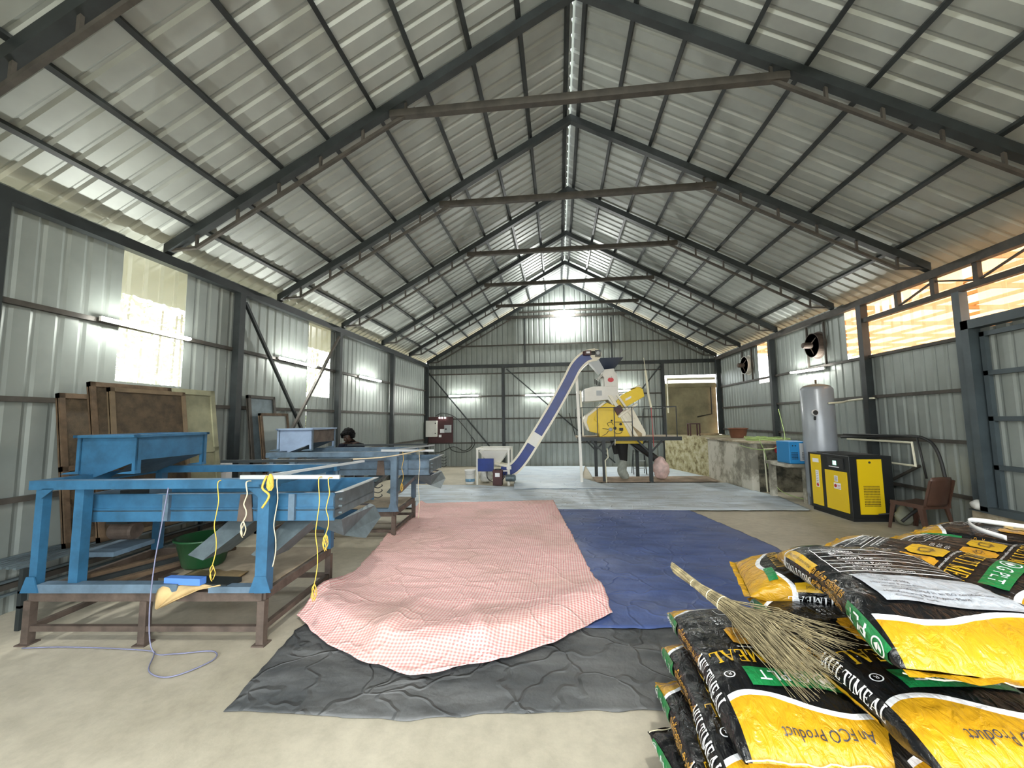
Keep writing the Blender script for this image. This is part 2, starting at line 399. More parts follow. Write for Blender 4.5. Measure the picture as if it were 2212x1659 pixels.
mb = MB()  # unseen front gable wall, added to narrow the opening and cut the daylight
corr(mb, (LW, FY, 3.3), (0, 0, 1), (1, 0, 0), (0, -1, 0), 1, RW-LW, WP, .012, sheet_wall, .05, top=lambda t: zr(LW+t)+.03-3.3)
corr(mb, (LW, FY, 0), (0, 0, 1), (1, 0, 0), (0, -1, 0), 3.3, 1.6, WP, .012, sheet_wall, .05); corr(mb, (RW-1.3, FY, 0), (0, 0, 1), (1, 0, 0), (0, -1, 0), 3.3, 1.3, WP, .012, sheet_wall, .05)
struct(mb.build('wall_front_added')).modifiers.new('thick', 'SOLIDIFY').thickness = .002

def window(n, x, y0, y1, z0, z1, m, lab):
    mb = MB(); corr(mb, (x, y0, z0), (0, 0, 1), (0, 1, 0), (-1 if x < 0 else 1, 0, 0), z1-z0, y1-y0, .2, .02, m, .035, off=.1)
    o = struct(mb.build('window_%d' % n)); o['label'] = lab
    return o
window(1, LW, 4.12, 4.95, 2.2, 3.9, poly_left, 'tall clear corrugated plastic window above the leaning wooden screens')
window(2, LW, 7.73, 8.54, 2.24, 3.9, poly_left, 'clear corrugated plastic window behind the crossed wall braces')
window(3, RW, 2.9, 6.1, 2.98, 3.9, poly_right, 'milky orange-lit window panel above the sheet door')
window(4, RW, 6.28, 8.06, 2.8, 3.9, poly_right, 'wide milky orange-lit window between two right wall columns')
window(5, RW, 8.2, 8.68, 2.82, 3.9, poly_right, 'narrow orange-lit window strip beside the nearer exhaust fan')
window(6, RW, 11.6, 12.28, 2.66, 3.9, poly_right, 'narrow bright window strip beside the farther exhaust fan')

# eave beams, girts, purlins = trim
tn = [2]
def trim(mb, lab=None):
    o = struct(mb.build('trim_%d' % tn[0])); tn[0] += 1
    if lab: o['label'] = lab
    return o
mb = MB(); mb.box((XL-.05, FY, ZE-.13), (XL+.06, BW-.05, ZE-.01), steel_dark); trim(mb, 'dark steel eave beam along the top of the left wall')
mb = MB(); mb.box((XR-.05, FY, ZE-.13), (XR+.05, BW-.05, ZE-.01), steel_brown); trim(mb, 'brown steel eave beam along the top of the right wall')
pl = [-4.59+.603*k for k in range(9)]
pr = [.43, 1.0, 1.6, 2.2, 2.8, 3.4, 4.0, 4.6, 5.2]
for k, x in enumerate(pl+pr):
    s = 1 if x < XA else -1; a = math.atan(.554)*s; h = .055; z = zr(x)+.135
    d = Vector((math.cos(a), 0, math.sin(a))); nn = Vector((-math.sin(a), 0, math.cos(a)))
    c = Vector((x, 0, z)); mb = MB()
    w = .024
    q = [c-d*w, c+d*w, c+d*w+nn*h, c-d*w+nn*h]
    mb.prism([(p.x, FY, p.z) for p in q], (0, BW-.05-FY, 0), steel_dark)
    trim(mb, 'dark steel roof purlin, %s from the %s on the %s slope' % (ORD[(k if k < 9 else 17-k)], 'eave', 'left' if k < 9 else 'right'))
for z in (2.85, 1.95, 1.02, .25):
    mb = MB(); mb.box((LW+.006, FY, z-.025), (LW+.055, BW-.06, z+.025), steel_brown); trim(mb, 'steel wall rail on the left wall at about %.1f m' % z)
for z, y0, y1 in ((2.05, 6.3, BW), (1.32, 6.3, BW), (.55, 6.3, BW), (2.78, 6.3, BW)):
    mb = MB(); mb.box((RW-.055, y0, z-.025), (RW-.006, y1-.06, z+.025), steel_brown); trim(mb, 'steel wall rail on the right wall at about %.1f m' % z)
for z, x0, x1, h in ((3.75, -5, 5.6, .06), (3.47, -5, 3.8, .022), (2.62, -5, 3.8, .025), (1.77, -5, 3.8, .025), (.87, -5, 3.8, .025), (4.54, -3.75, 4.35, .022), (5.78, -1.4, 2.05, .022)):
    mb = MB(); mb.box((x0, BW-.06-(.06 if h > .05 else 0), z-h), (x1, BW-.006, z+h), steel_dark if h > .05 else steel_brown); trim(mb, 'steel wall rail on the back wall at about %.1f m' % z)

# columns
def column(x, y, w, z0, z1, m, lab):
    mb = MB(); mb.box((x-w/2, y-w/2, z0), (x+w/2, y+w/2, z1), m)
    mb.box((x-w*.8, y-w*.8, z0), (x+w*.8, y+w*.8, z0+.012), m)
    tag(mb.build('steel_column'), lab, 'column', 'steel wall columns')
for y, lab in ((2.97, 'dark steel wall column at the left edge of the picture'), (5.79, 'dark steel wall column between the two leaning screen stacks on the left wall'),
               (8.74, 'dark steel wall column just past the second left window'), (11.79, 'dark steel wall column on the left wall near the back corner'), (15.05, 'dark steel column in the left back corner')):
    column(XL+.02, y, .11, 0, ZE-.13, steel_dark, lab)
column(XR, 6.28, .11, .42, 3.42, steel_bluegrey, 'blue-grey steel column beside the big sheet door')
column(XR, 8.12, .12, 0, ZE-.13, steel_dark, 'dark steel wall column behind the yellow compressor')
column(XR, 11.4, .12, 1.14, ZE-.13, steel_dark, 'dark steel wall column on the concrete platform, past the grey tank')
column(XR-.02, 15.0, .13, 1.14, ZE-.13, steel_dark, 'dark steel column in the right back corner')
for x, z0, z1, lab in ((-2.03, 0, 3.69, 'steel post on the back wall behind the hopper frame'), (3.76, 0, 3.69, 'thick steel post left of the cement tank opening'),
                       (-1.2, 3.81, 5.55, 'thin gable post left of the bright bulb'), (2.0, 3.81, 5.45, 'thin gable post right of the bright bulb'), (.3, 5.7, 6.7, 'short gable post under the ridge')):
    w = .1 if z0 == 0 else .045
    column(x, BW-.08, w, z0, z1, steel_dark, lab)
def brace(p, q, lab, w=.045, m=steel_dark):
    mb = MB(); mb.bar(p, q, w, w, m); tag(mb.build('diagonal_brace'), lab, 'brace', 'diagonal wall braces')
brace((-4.93, 5.88, 3.62), (-4.93, 7.95, .9), 'dark steel wall brace falling away from the second left column')
brace((-4.87, 8.6, 3.62), (-4.87, 6.7, 1.1), 'steel wall brace crossing in front of the second left window', m=steel_brown)
brace((-4.95, 15.12, 3.6), (-2.1, 15.12, .2), 'steel brace on the back wall above the maroon panel board')
brace((-1.9, 15.12, 3.62), (1.98, 15.12, .15), 'steel brace on the back wall behind the blue conveyor')
brace((3.7, 15.12, 3.62), (2.62, 15.12, 2.3), 'short steel brace on the back wall beside the cement tank')

# trusses
TY = [2.4, 4.57, 6.70, 8.89, 11.06, 13.2, 15.12]
TL = ['dark steel roof truss nearest the camera, cut by the left top corner', 'large dark steel roof truss with the widest collar tie', 'second full roof truss from the camera with collar tie',
      'roof truss in the middle of the shed', 'roof truss third from the back wall', 'roof truss just in front of the back gable', 'lattice roof truss standing against the back wall']
for Y, lab in zip(TY, TL):
    t = thing('roof_truss', lab, 'truss', (XA, Y, ZE), 'roof trusses')
    w = .05; dz = .125
    for s, xe, nm in ((0, XL, 'rafter'), (1, XR, 'rafter')):
        mb = MB(); q = [(xe, Y-w, zr(xe)), (XA, Y-w, ZA), (XA, Y-w, ZA+dz), (xe, Y-w, zr(xe)+dz)]
        mb.prism(q, (0, 2*w, 0), steel_dark); mb.build('rafter', t)
    zc = 5.53 if Y < 15 else 5.62
    xl, xr = -2.02, 2.66
    mb = MB(); mb.box((xl+.03, Y-.04, zc-.09), (xr-.03, Y+.04, zc), steel_brown); mb.build('collar_tie', t)
    for a, b in ((xl+.35, XL+.42), (xr-.35, XR-.42)):
        mb = MB(); dd = .16
        mb.bar((a, Y, zr(a)-dd if abs(a) < 3 else zr(a)), (b, Y, zr(b)-dd), .04, .04, steel_brown)
        e = XL if b < 0 else XR
        mb.bar((b, Y, zr(b)-dd), (e, Y, zr(b)-dd-.02), .04, .03, steel_brown); mb.build('lower_chord', t)
        k = b; st = .55 if b < 0 else -.55; mb = MB()
        while (k-a)*st < -1e-3:
            mb.bar((k, Y, zr(k)-dd), (k, Y, zr(k)+.01), .03, .03, steel_brown); k += st
        mb.build('spacer_struts', t, kind='stuff')

# lattice beam above the door, right wall
t = thing('lattice_beam', 'brown lattice beam spanning above the wide right window and door', 'beam', (XR, 5, 3.4))
mb = MB(); mb.box((XR-.04, 2.9, 3.41), (XR+.04, 8.08, 3.49), steel_brown); mb.build('bottom_chord', t)
mb = MB()
ys = [7.3, 6.64, 6.0, 5.36, 4.7]
for y in ys: mb.box((XR-.03, y-.035, 3.49), (XR+.03, y+.035, ZE-.13), steel_brown)
mb.build('uprights', t, kind='stuff')
mb = MB()
for a, b, f in ((7.3, 6.64, 1), (6.64, 6.0, 0), (6.0, 5.36, 1), (5.36, 4.7, 0)):
    mb.bar((XR, a, 3.5 if f else 3.7), (XR, b, 3.7 if f else 3.5), .025, .025, steel_brown)
mb.build('diagonals', t, kind='stuff')

# door
d = thing('door_1', 'big corrugated sheet door in a blue-grey steel frame', 'door', (RW, 4.5, .44)); d['kind'] = 'structure'
mb = MB(); corr(mb, (RW-.02, 2.98, .46), (0, 0, 1), (0, 1, 0), (1, 0, 0), 2.4, 3.12, .2, .012, sheet_wall, .05); mb.build('door_sheet', d)
mb = MB()
mb.box((RW-.17, 6.1, .44), (RW-.02, 6.2, 2.98), steel_bluegrey); mb.box((RW-.17, 2.9, 2.86), (RW-.02, 6.2, 2.98), steel_bluegrey)
mb.box((RW-.17, 2.9, .42), (RW-.02, 6.2, .5), steel_bluegrey)
mb.build('door_frame', d)
mb = MB(); mb.box((RW-.08, 6.0, .5), (RW-.025, 6.06, 2.8), steel_bluegrey)
for z in (2.77, 2.25, 1.65, 1.02): mb.box((RW-.08, 2.98, z-.03), (RW-.025, 6.06, z+.03), steel_bluegrey)
mb.build('door_rails', d)

# ------------------------------------------------------------------ concrete work, right side
mb = MB()
mb.prism([(4.40, 10.15, 0), (RW-.06, 10.15, 0), (RW-.06, 12.64, 0), (4.32, 12.64, 0)], (0, 0, 1.1), plaster_m)
mb.prism([(4.35, 10.1, 1.1), (RW-.06, 10.1, 1.1), (RW-.06, 12.64, 1.1), (4.27, 12.64, 1.1)], (0, 0, .035), ledge_m)
mb.add([(4.56, 10.145, 0), (RW-.07, 10.145, 0), (RW-.07, 10.145, 1.08), (4.56, 10.145, 1.08)], [(0, 1, 2, 3)], stone_m)
tag(mb.build('concrete_platform'), 'raised concrete platform with peeling grey plaster, right of the sorting machine', 'platform')
mb = MB(); mb.prism([(4.33, 12.645, 0), (RW-.06, 12.645, 0), (RW-.06, 16.5, 0), (3.72, 16.5, 0), (3.72, 15.0, 0)], (0, 0, 1.12), mossy_m)
tag(mb.build('retaining_wall'), 'mossy rough plastered low wall running to the back wall opening', 'wall')
t = thing('cement_tank', 'stained olive cement tank seen through the back wall opening', 'tank', (4.7, 15.6, 1.12))
mb = MB(); mb.box((3.9, 15.42, 1.125), (5.65, 16.5, 2.98), cement_olive); mb.box((3.86, 15.38, 1.125), (4.02, 15.45, 2.85), cement_olive); mb.build('tank_body', t)
mb = MB(); mb.box((3.84, 15.34, 2.82), (5.8, 16.5, 2.94), cement_olive); mb.build('rim', t)
mb = MB(); mb.tube([(3.93, 15.33, 3.12), (5.6, 15.33, 3.12)], .05, pvc, 12); mb.tube([(3.95, 15.33, 3.12), (3.95, 15.33, 1.9)], .025, pvc, 10)
tag(mb.build('white_water_pipe'), 'cream plastic pipe along the top of the cement tank', 'pipe')
mb = MB(); mb.tube([(5.45, 15.36, 2.8), (5.45, 15.36, 1.85), (4.95, 15.36, 1.75)], .022, black_rubber, 8)
tag(mb.build('tank_outlet_pipe'), 'thin dark pipe running down the cement tank face', 'pipe')
mb = MB()
mb.box((5.56, 2.6, 0), (RW-.012, 6.36, .42), ledge_m)
mb.box((5.0, 2.2, 0), (5.56, 6.2, .14), ledge_m)
tag(mb.build('door_ledge'), 'low soil-stained concrete ledge below the sheet door', 'ledge')

# outside right: lean-to with orange cover, soil bank
orange_m = poly_mat('orange_cover', (1, .75, .5), .1, (.78, .56, .36))
batten_m = mat('pale_orange_batten', (.5, .32, .18), .8)
t = thing('lean_to_roof', 'orange covered lean-to roof seen through the right windows', 'roof', (8, 7, 3.6))
mb = MB(); mb.prism([(5.95, -3, 4.1), (11.8, -3, 3.9), (11.8, -3, 3.92), (5.95, -3, 4.12)], (0, 19, 0), orange_m); mb.build('cover', t)
mb = MB()
for k in range(8): x = 6.3+.72*k; mb.box((x, -3, 4.02-.034*(x-5.95)), (x+.05, 16, 4.08-.034*(x-5.95)), batten_m)
mb.build('battens', t)
mb = MB()
for k in range(13): y = -2+k*1.4; mb.bar((5.95, y, 3.98), (11.8, y, 3.78), .05, .08, batten_m)
mb.build('rafters', t)
mb = MB(); mb.box((11.8, -4, 0), (12.2, 17, 2.6), mat('laterite', (.6, .3, .13), .9, var=.3, vscale=2)); tag(mb.build('laterite_bank'), 'orange laterite bank outside the right wall', 'bank', kind='structure')
# outside left: hedge
random.seed(3)
mb = MB()
for k in range(15000):
    y = random.uniform(1.5, 14.5); z = random.uniform(.2, 4.4)**1.0; x = -8.2-random.random()*.9-.25*math.sin(y*2.1+z)
    c = Vector((x, y, z)); a = Vector((random.gauss(0, 1), random.gauss(0, 1), random.gauss(0, .7))).normalized(); b = a.cross(Vector((random.gauss(0, 1), random.gauss(0, 1), random.gauss(0, 1)))).normalized()
    l = random.uniform(.06, .13); w = l*.32
    mb.add([c-a*l, c+b*w, c+a*l, c-b*w], [(0, 1, 2, 3)], leaf_m)
for k in range(40):
    y = 1.5+k*.33; mb.tube([(-8.6, y, 0), (-8.6+random.uniform(-.2, .2), y+random.uniform(-.3, .3), 4.2)], .02, wood, 5)
tag(mb.build('hedge'), 'tall leafy hedge seen through the left windows', 'hedge', kind='stuff')
# ------------------------------------------------------------------ lamps
def tube_light(p, q, wall, lab):
    t = thing('tube_light', lab, 'lamp', p, 'wall tube lights')
    p, q = Vector(p), Vector(q); n = Vector(wall)
    mb = MB(); mb.bar(p+n*.035, q+n*.035, .03, .05, plastic_white, up=(0, 0, 1)); mb.build('housing', t)
    mb = MB(); mb.tube([p, q], .018, tube_m, 10); mb.build('lit_tube', t)
tube_light((LW+.13, 3.85, 2.86), (LW+.13, 4.92, 2.84), (-1, 0, 0), 'lit tube light crossing the tall left window')
tube_light((LW+.13, 6.72, 2.86), (LW+.13, 7.8, 2.84), (-1, 0, 0), 'lit tube light between the crossed wall braces')
tube_light((LW+.13, 9.7, 2.84), (LW+.13, 10.9, 2.83), (-1, 0, 0), 'lit tube light farthest along the left wall')
tube_light((RW-.13, 9.25, 2.72), (RW-.13, 10.45, 2.76), (1, 0, 0), 'lit tube light below the exhaust fan, above the grey tank')
tube_light((-4.1, BW-.14, 2.64), (-2.98, BW-.14, 2.64), (0, 1, 0), 'lit tube light on the back wall above the hopper frame')
tube_light((-1.2, BW-.14, 2.62), (-.05, BW-.14, 2.62), (0, 1, 0), 'lit tube light on the back wall beside the blue conveyor')
tube_light((1.75, BW-.14, 2.72), (2.9, BW-.14, 2.72), (0, 1, 0), 'lit tube light on the back wall behind the white sorting machine')
t = thing('lamp_bulb', 'added bulb high on the front gable, unseen behind the camera, brightening the floor', 'lamp', (.3, -1.0, 5.4))  # unseen lamp, added to brighten the middle of the floor
mb = MB(); mb.sphere((.3, -.95, 5.4), .13, added_bulb_m, 10); mb.build('lit_bulb', t, smooth=True)
mb = MB(); mb.lathe((.3, -1.12, 5.4), [(.03, 0), (.04, .05), (.03, .12)], plastic_white, 12, 'y'); mb.build('holder', t)
t = thing('lamp_bulb', 'very bright bulb high on the back gable', 'lamp', (.3, 15.0, 5.54))
mb = MB(); mb.sphere((.3, 14.95, 5.54), .075, bulb_m, 10); mb.build('lit_bulb', t, smooth=True)
mb = MB(); mb.lathe((.3, 15.02, 5.54), [(.03, 0), (.04, .05), (.03, .12)], plastic_white, 12, 'y'); mb.build('holder', t)

# ------------------------------------------------------------------ screening machines
def machine(o, rot, paint, dusty, hop, label):
    t = thing('screening_machine', label, 'machine', (0, 0, 0), 'screening machines')
    def B(): return MB()
    # brown stand
    mb = B(); w = .03
    for z, h in ((.36, .07), (.12, .04)):
        mb.box((0, -.02, z-h/2), (1.86, .02, z+h/2), rust); mb.box((0, 1.07, z-h/2), (1.86, 1.11, z+h/2), rust)
        mb.box((-.02, 0, z-h/2), (.02, 1.09, z+h/2), rust); mb.box((1.84, 0, z-h/2), (1.88, 1.09, z+h/2), rust)
    for x in (.6, 1.25): mb.box((x-.02, .02, .33), (x+.02, 1.07, .37), rust)
    mb.build('stand_frame', t)
    for x, y in ((0, 0), (.93, 0), (1.86, 0), (0, 1.09), (.93, 1.09), (1.86, 1.09)):
        mb = B(); mb.box((x-.028, y-.028, 0), (x+.028, y+.028, .33), rust); mb.box((x-.05, y-.05, 0), (x+.05, y+.05, .01), rust); mb.build('stand_leg', t)
    # blue frame
    for x, y, ww in ((.03, 0, .062), (.33, .03, .075), (1.86, 0, .09), (0.03, 1.08, .07), (1.86, 1.08, .07)):
        mb = B(); mb.box((x-ww/2, y-ww/2, .395), (x+ww/2, y+ww/2, 1.22), paint)
        if y < .02:
            s = 1 if x < 1 else -1
            mb.prism([(x+s*ww/2, y-.045, 1.12), (x+s*ww/2, y-.045, 1.2), (x+s*(ww/2+.1), y-.045, 1.2)], (0, .01, 0), paint)
            mb.prism([(x-ww/2-.04, y-.05, .4), (x+ww/2+.04, y-.05, .4), (x+ww/2, y-.05, .52), (x-ww/2, y-.05, .52)], (0, .01, 0), paint)
        mb.build('post', t)
    mb = B()
    mb.box((-.05, -.045, 1.19), (1.94, .045, 1.26), paint); mb.box((-.05, 1.04, 1.19), (1.94, 1.12, 1.26), paint)
    mb.box((-.05, .045, 1.19), (.03, 1.04, 1.26), paint); mb.box((1.84, .045, 1.2), (1.91, 1.04, 1.26), paint)
    mb.build('top_rails', t)
    mb = B(); mb.box((.08, -.04, .395), (1.2, .04, .46), dusty); mb.box((1.45, -.04, .395), (1.8, .04, .44), dusty); mb.build('bottom_rail', t)
    # trough: long open box, wider lip
    z0, z1, y0, y1, x0, x1 = .90, 1.12, .12, 1.02, .2, 2.35
    mb = B(); th = .012
    mb.box((x0, y0, z0), (x1, y0+th, z1), paint); mb.box((x0, y1-th, z0), (x1, y1, z1), paint)
    mb.box((x0, y0, z0), (x0+th, y1, z1), dusty); mb.box((x1-th, y0, z0+.02), (x1, y1, z1-.02), galv_grey)
    mb.box((x0, y0, z0+.08), (x1, y1, z0+.09), galv_grey)
    mb.box((x0-.02, y0-.025, z1), (x1, y0+th, z1+.006), paint); mb.box((x0-.02, y1-th, z1), (x1, y1+.02, z1+.006), paint)
    mb.box((x0, y0-.012, z0+.1), (x1, y0, z0+.11), paint)
    mb.prism([(x1, y0, z1), (x1+.05, y0+.05, z1+.004), (x1+.05, y1-.02, z1+.004), (x1, y1, z1)], (0, 0, .008), pale_grey)
    for k in (0, 1, 2): mb.lathe((x1+.01, y0+.06, z1-.06-.055*k), [(.012, 0), (.012, .03)], galv_grey, 8, 'x')
    for k in (0, 1, 2, 3): mb.tube(smooth_path([(x1+.01, y1-.03, z1-.04-.05*k), (x1+.05, y1-.02, z1-.05-.05*k), (x1+.09, y1-.02, z1-.03-.05*k), (x1+.08, y1-.01, z1-.02-.05*k)], 3), .005, black_rubber, 5)
    mb.build('trough', t)
    for a, b in ((.95, .12), (2.0, .12)): mb = B(); mb.box((a-.02, b, z0+.01), (a+.03, b-.03, z1), dusty); mb.build('clamp_plate', t)
    mb = B()
    mb.prism([(1.55, y0-.005, z0), (1.68, y0-.005, z0), (1.66, y0-.005, z1), (1.57, y0-.005, z1)], (0, -.01, 0), rust); mb.build('clamp_plate', t)
    # chutes
    for cx, sl, m in ((1.5, -.17, galv_grey), (2.0, -.16, galv_grey)):
        mb = B(); a = [(cx-.1, .3, .9), (cx+.12, .3, .9), (cx+.12, .7, .9), (cx-.1, .7, .9)]
        b = [(cx-.1+sl, .02, .66), (cx+.02+sl, .02, .62), (cx+.04+sl, .3, .62), (cx-.1+sl, .36, .68)]
        mb.add(a+b, [(0, 1, 5, 4), (1, 2, 6, 5), (2, 3, 7, 6), (3, 0, 4, 7)], m); ob = mb.build('chute', t); ob.modifiers.new('t', 'SOLIDIFY').thickness = .006
    mb = B()
    mb.add([(1.98, .3, .87), (2.33, .3, .87), (2.33, .95, .87), (1.98, .95, .87), (2.3, .42, .7), (2.42, .62, .62), (2.42, 1.02, .72), (2.36, 1.0, .84)],
           [(1, 2, 7, 4), (4, 7, 6, 5), (0, 1, 4), (2, 3, 7)], galv_grey)
    ob = mb.build('end_spout', t); ob.modifiers.new('t', 'SOLIDIFY').thickness = .006
    mb = B(); mb.prism([(1.9, .7, .88), (2.3, .7, .86), (2.33, .7, .76), (2.15, .7, .68), (1.88, .7, .68)], (0, .03, 0), paint); mb.build('side_panel', t)
    # hopper
    hx0, hx1, hy0, hy1 = -.1, .42, .37, 1.14
    mb = B(); th = .01
    mb.prism([(hx0, hy0, 1.6), (hx1, hy0, 1.6), (hx1, hy0, 1.37), (hx0+.14, hy0, 1.23), (hx0, hy0, 1.23)], (0, th, 0), hop)
    mb.prism([(hx0, hy1, 1.6), (hx1, hy1, 1.6), (hx1, hy1, 1.4), (hx0+.14, hy1, 1.26), (hx0, hy1, 1.26)], (0, -th, 0), hop)
    mb.box((hx1-th, hy0, 1.38), (hx1, hy1, 1.6), paint if hop is not blue_pale else rust); mb.box((hx0, hy0, 1.3), (hx0+th, hy1, 1.6), hop)
    mb.add([(hx1, hy0, 1.38), (hx1, hy1, 1.38), (hx0+.14, hy1-.15, 1.21), (hx0+.14, hy0+.15, 1.21), (hx0, hy0+.15, 1.21), (hx0, hy1-.15, 1.21)], [(0, 1, 2, 3), (3, 2, 5, 4)], dusty)
    mb.add([(hx1, hy1-.01, 1.38), (hx0+.14, hy1-.01, 1.25), (hx0+.14, hy1-.16, 1.21)], [(0, 1, 2)], dusty)
    mb.build('hopper_body', t)
    mb = B()
    for a, b in (((hx0-.04, hy0-.04, 1.585), (hx1+.03, hy0, 1.61)), ((hx0-.04, hy1, 1.585), (hx1+.03, hy1+.04, 1.61)), ((hx0-.04, hy0-.04, 1.585), (hx0, hy1+.04, 1.61)), ((hx1, hy0-.04, 1.585), (hx1+.03, hy1+.04, 1.61))): mb.box(a, b, hop)
    mb.build('hopper_rim', t)
    for x, y, s in ((hx1, hy0, -1), (hx1, hy1, 1), (hx0, hy0, -1)):
        mb = B(); mb.box((x-.035, y-.006, 1.27), (x+.006, y+.006, 1.59), hop); mb.box((x-.006, y-.006, 1.27), (x+.006, y+.04, 1.59), paint)
        mb.prism([(x-.16, y-.02, 1.262), (x+.01, y-.02, 1.262), (x+.01, y-.02, 1.29), (x-.12, y-.02, 1.275)], (0, .06, 0), paint); mb.build('hopper_bracket', t)
    # cream bar resting across the frame end
    mb = B(); mb.bar((1.68, -.06, 1.28), (2.45, -.02, 1.27), .025, .03, pale_grey); mb.bar((1.88, .0, 1.285), (2.2, 1.1, 1.285), .03, .02, pale_grey); mb.bar((.7, 1.05, 1.3), (2.1, 1.05, 1.3), .03, .03, steel_dark); mb.build('cross_bar', t)
    # motor under the left end
    mb = B(); mb.lathe((.08, .55, .72), [(.0, 0), (.075, 0), (.08, .02), (.08, .2), (.07, .22), (0, .22)], rust, 18, 'x'); mb.box((.02, .3, .56), (.34, .7, .6), dusty); mb.box((.1, .45, .8), (.3, .65, 1.1), steel_dark); mb.build('drive_motor', t)
    t.location = o; t.rotation_euler = (0, 0, rot)
    return t
m1 = machine((-4.17, 2.92, 0), math.radians(5), blue_paint, blue_dusty, blue_paint, 'bright blue screening machine on a brown stand, nearest the camera')
m2 = machine((-4.27, 5.72, 0), math.radians(5), blue_dusty, blue_dusty, blue_pale, 'dusty grey-blue screening machine behind the bright blue one')
def m1p(x, y, z, d=0): a = math.radians(5); return (-4.17-.1*d+x*math.cos(a)-y*math.sin(a), 2.92+2.8*d+x*math.sin(a)+y*math.cos(a), z)

# shelf boards and things under machine 1
def board(pts, z, h, m, name, lab, cat, group=None):
    mb = MB(); mb.prism([(x, y, z) for x, y in pts], (0, 0, h), m); return tag(mb.build(name), lab, cat, group)
w = lambda x, y, d=0: m1p(x, y, 0, d)[:2]
board([w(.95, .03), w(1.84, .03), w(1.84, 1.07), w(.8, 1.07)], .398, .012, ply, 'plywood_board', 'dusty plywood board lying on the stand under the blue machine', 'board')
board([w(1.0, .03, 1), w(1.84, .03, 1), w(1.84, 1.07, 1), w(.6, 1.07, 1)], .398, .012, ply, 'plywood_board', 'plywood board lying on the stand under the dusty machine', 'board')
for k, (a, b, lab) in enumerate((((.1, .06), (.55, 1.0), 'leftmost'), ((.28, .06), (.75, 1.0), 'middle'), ((.5, .06), (.92, 1.0), 'rightmost'))):
    mb = MB(); mb.bar((*w(*a), .42), (*w(*b), .42), .05, .035, wood if k != 1 else steel_dark); tag(mb.build('wooden_batten'), '%s dark batten slanting across the stand under the blue machine' % lab, 'batten', 'battens under the blue machine')
# green tub
t = thing('plastic_tub', 'round dark green plastic tub under the blue machine', 'tub', (-3.27, 3.55, .41))
mb = MB(); mb.lathe((-3.27, 3.55, .412), [(.15, 0), (.165, .02), (.22, .24), (.238, .245), (.238, .26), (.21, .26), (.15, .02), (.001, .02)], tub_green, 28); mb.build('tub_body', t, smooth=True)
mb = MB(); mb.sphere((-3.3, 3.55, .55), .16, jute, 10, (1, 1, .3)); mb.build('contents', t, smooth=True)
mb = MB(); mb.box((-3.1, 3.0, .45), (-2.79, 3.06, .50), mat('bright_blue_block', (.1, .25, .7), .4)); mb.box((-3.12, 3.04, .415), (-2.6, 3.2, .45), steel_dark)
tag(mb.build('blue_bracket'), 'small bright blue steel bracket lying in front of the green tub', 'bracket')
# jute cloth draped over the front rail
mb = MB(); rows = []
A = [(-3.2, 3.4, .415), (-3.14, 3.1, .43), (-3.12, 2.985, .435), (-3.12, 2.965, .38), (-3.1, 2.955, .29)]
Bq = [(-2.7, 3.4, .415), (-2.62, 3.1, .43), (-2.66, 3.02, .437), (-2.78, 3.0, .42), (-3.06, 2.955, .30)]
for i in range(len(A)):
    rows.append([Vector(A[i]).lerp(Vector(Bq[i]), k/10)+Vector((0, -.012*math.sin(k*1.3), .006*math.sin(k*2))) for k in range(11)])
mb.quadstrip(rows, jute); ob = tag(mb.build('jute_cloth', smooth=True), 'tan jute cloth hanging off the stand of the blue machine', 'cloth'); ob.modifiers.new('t', 'SOLIDIFY').thickness = .008
# slatted bench by the left wall
t = thing('slatted_bench', 'pale slatted metal bench against the left wall, behind the blue machine', 'bench', (-4.7, 3.7, 0))
mb = MB()
for k in range(7): mb.box((-4.98+.07*k, 3.05, .50), (-4.95+.07*k, 5.4, .52), galv_grey)
mb.build('seat_slats', t, kind='stuff')
for x, y in ((-4.97, 3.1), (-4.52, 3.1), (-4.97, 5.3), (-4.52, 5.3)):
    mb = MB(); mb.box((x-.02, y-.02, 0), (x+.02, y+.02, .5), steel_dark); mb.build('leg', t)
mb = MB()
for z in (.18, .3): mb.box((-4.98, 3.08, z), (-4.94, 5.35, z+.02), galv_grey); mb.box((-4.54, 3.08, z), (-4.5, 5.35, z+.02), galv_grey)
mb.build('side_rails', t)
# leaning screens
def screen(y0, y1, xt, xb, zt, m, fm, lab, wf=.05, z0=None):
    z0 = (.525 if y0 < 5 else 0) if z0 is None else z0
    if y0 < 5: xb = min(xb, -4.56)
    t = thing('framed_screen', lab, 'screen', (xb, (y0+y1)/2, z0), 'framed screens leaning on the left wall')
    T = Vector((xt, 0, zt)); Bm = Vector((xb, 0, z0)); d = (T-Bm).normalized(); n = Vector((d.z, 0, -d.x))*.025
    def P(y, f): v = Bm.lerp(T, f); return Vector((v.x, y, v.z))
    L = (T-Bm).length; f = wf/L
    mb = MB()
    for a, b, c, e in ((y0, y0+wf, 0, 1), (y1-wf, y1, 0, 1), (y0, y1, 0, f), (y0, y1, 1-f, 1), (y0, y1, .5-f/2, .5+f/2)):
        q = [P(a, c), P(b, c), P(b, e), P(a, e)]; mb.prism([p-n for p in q], 2*n, fm)
    mb.build('frame', t)
    mb = MB(); q = [P(y0, 0), P(y1, 0), P(y1, 1), P(y0, 1)]; mb.prism([p-n*.2 for p in q], n*.4, m); mb.build('screen_mesh', t)
screen(3.52, 4.3, -4.94, -4.72, 2.02, mesh_brown, wood, 'narrow dark brown framed screen at the left end of the leaning stack')
screen(4.45, 5.35, -4.93, -4.7, 2.16, mesh_olive, mesh_olive, 'olive mesh framed screen at the right end of the leaning stack', .07)
screen(3.72, 4.62, -4.86, -4.6, 2.15, mesh_brown, wood, 'reddish brown framed screen behind the large dark board')
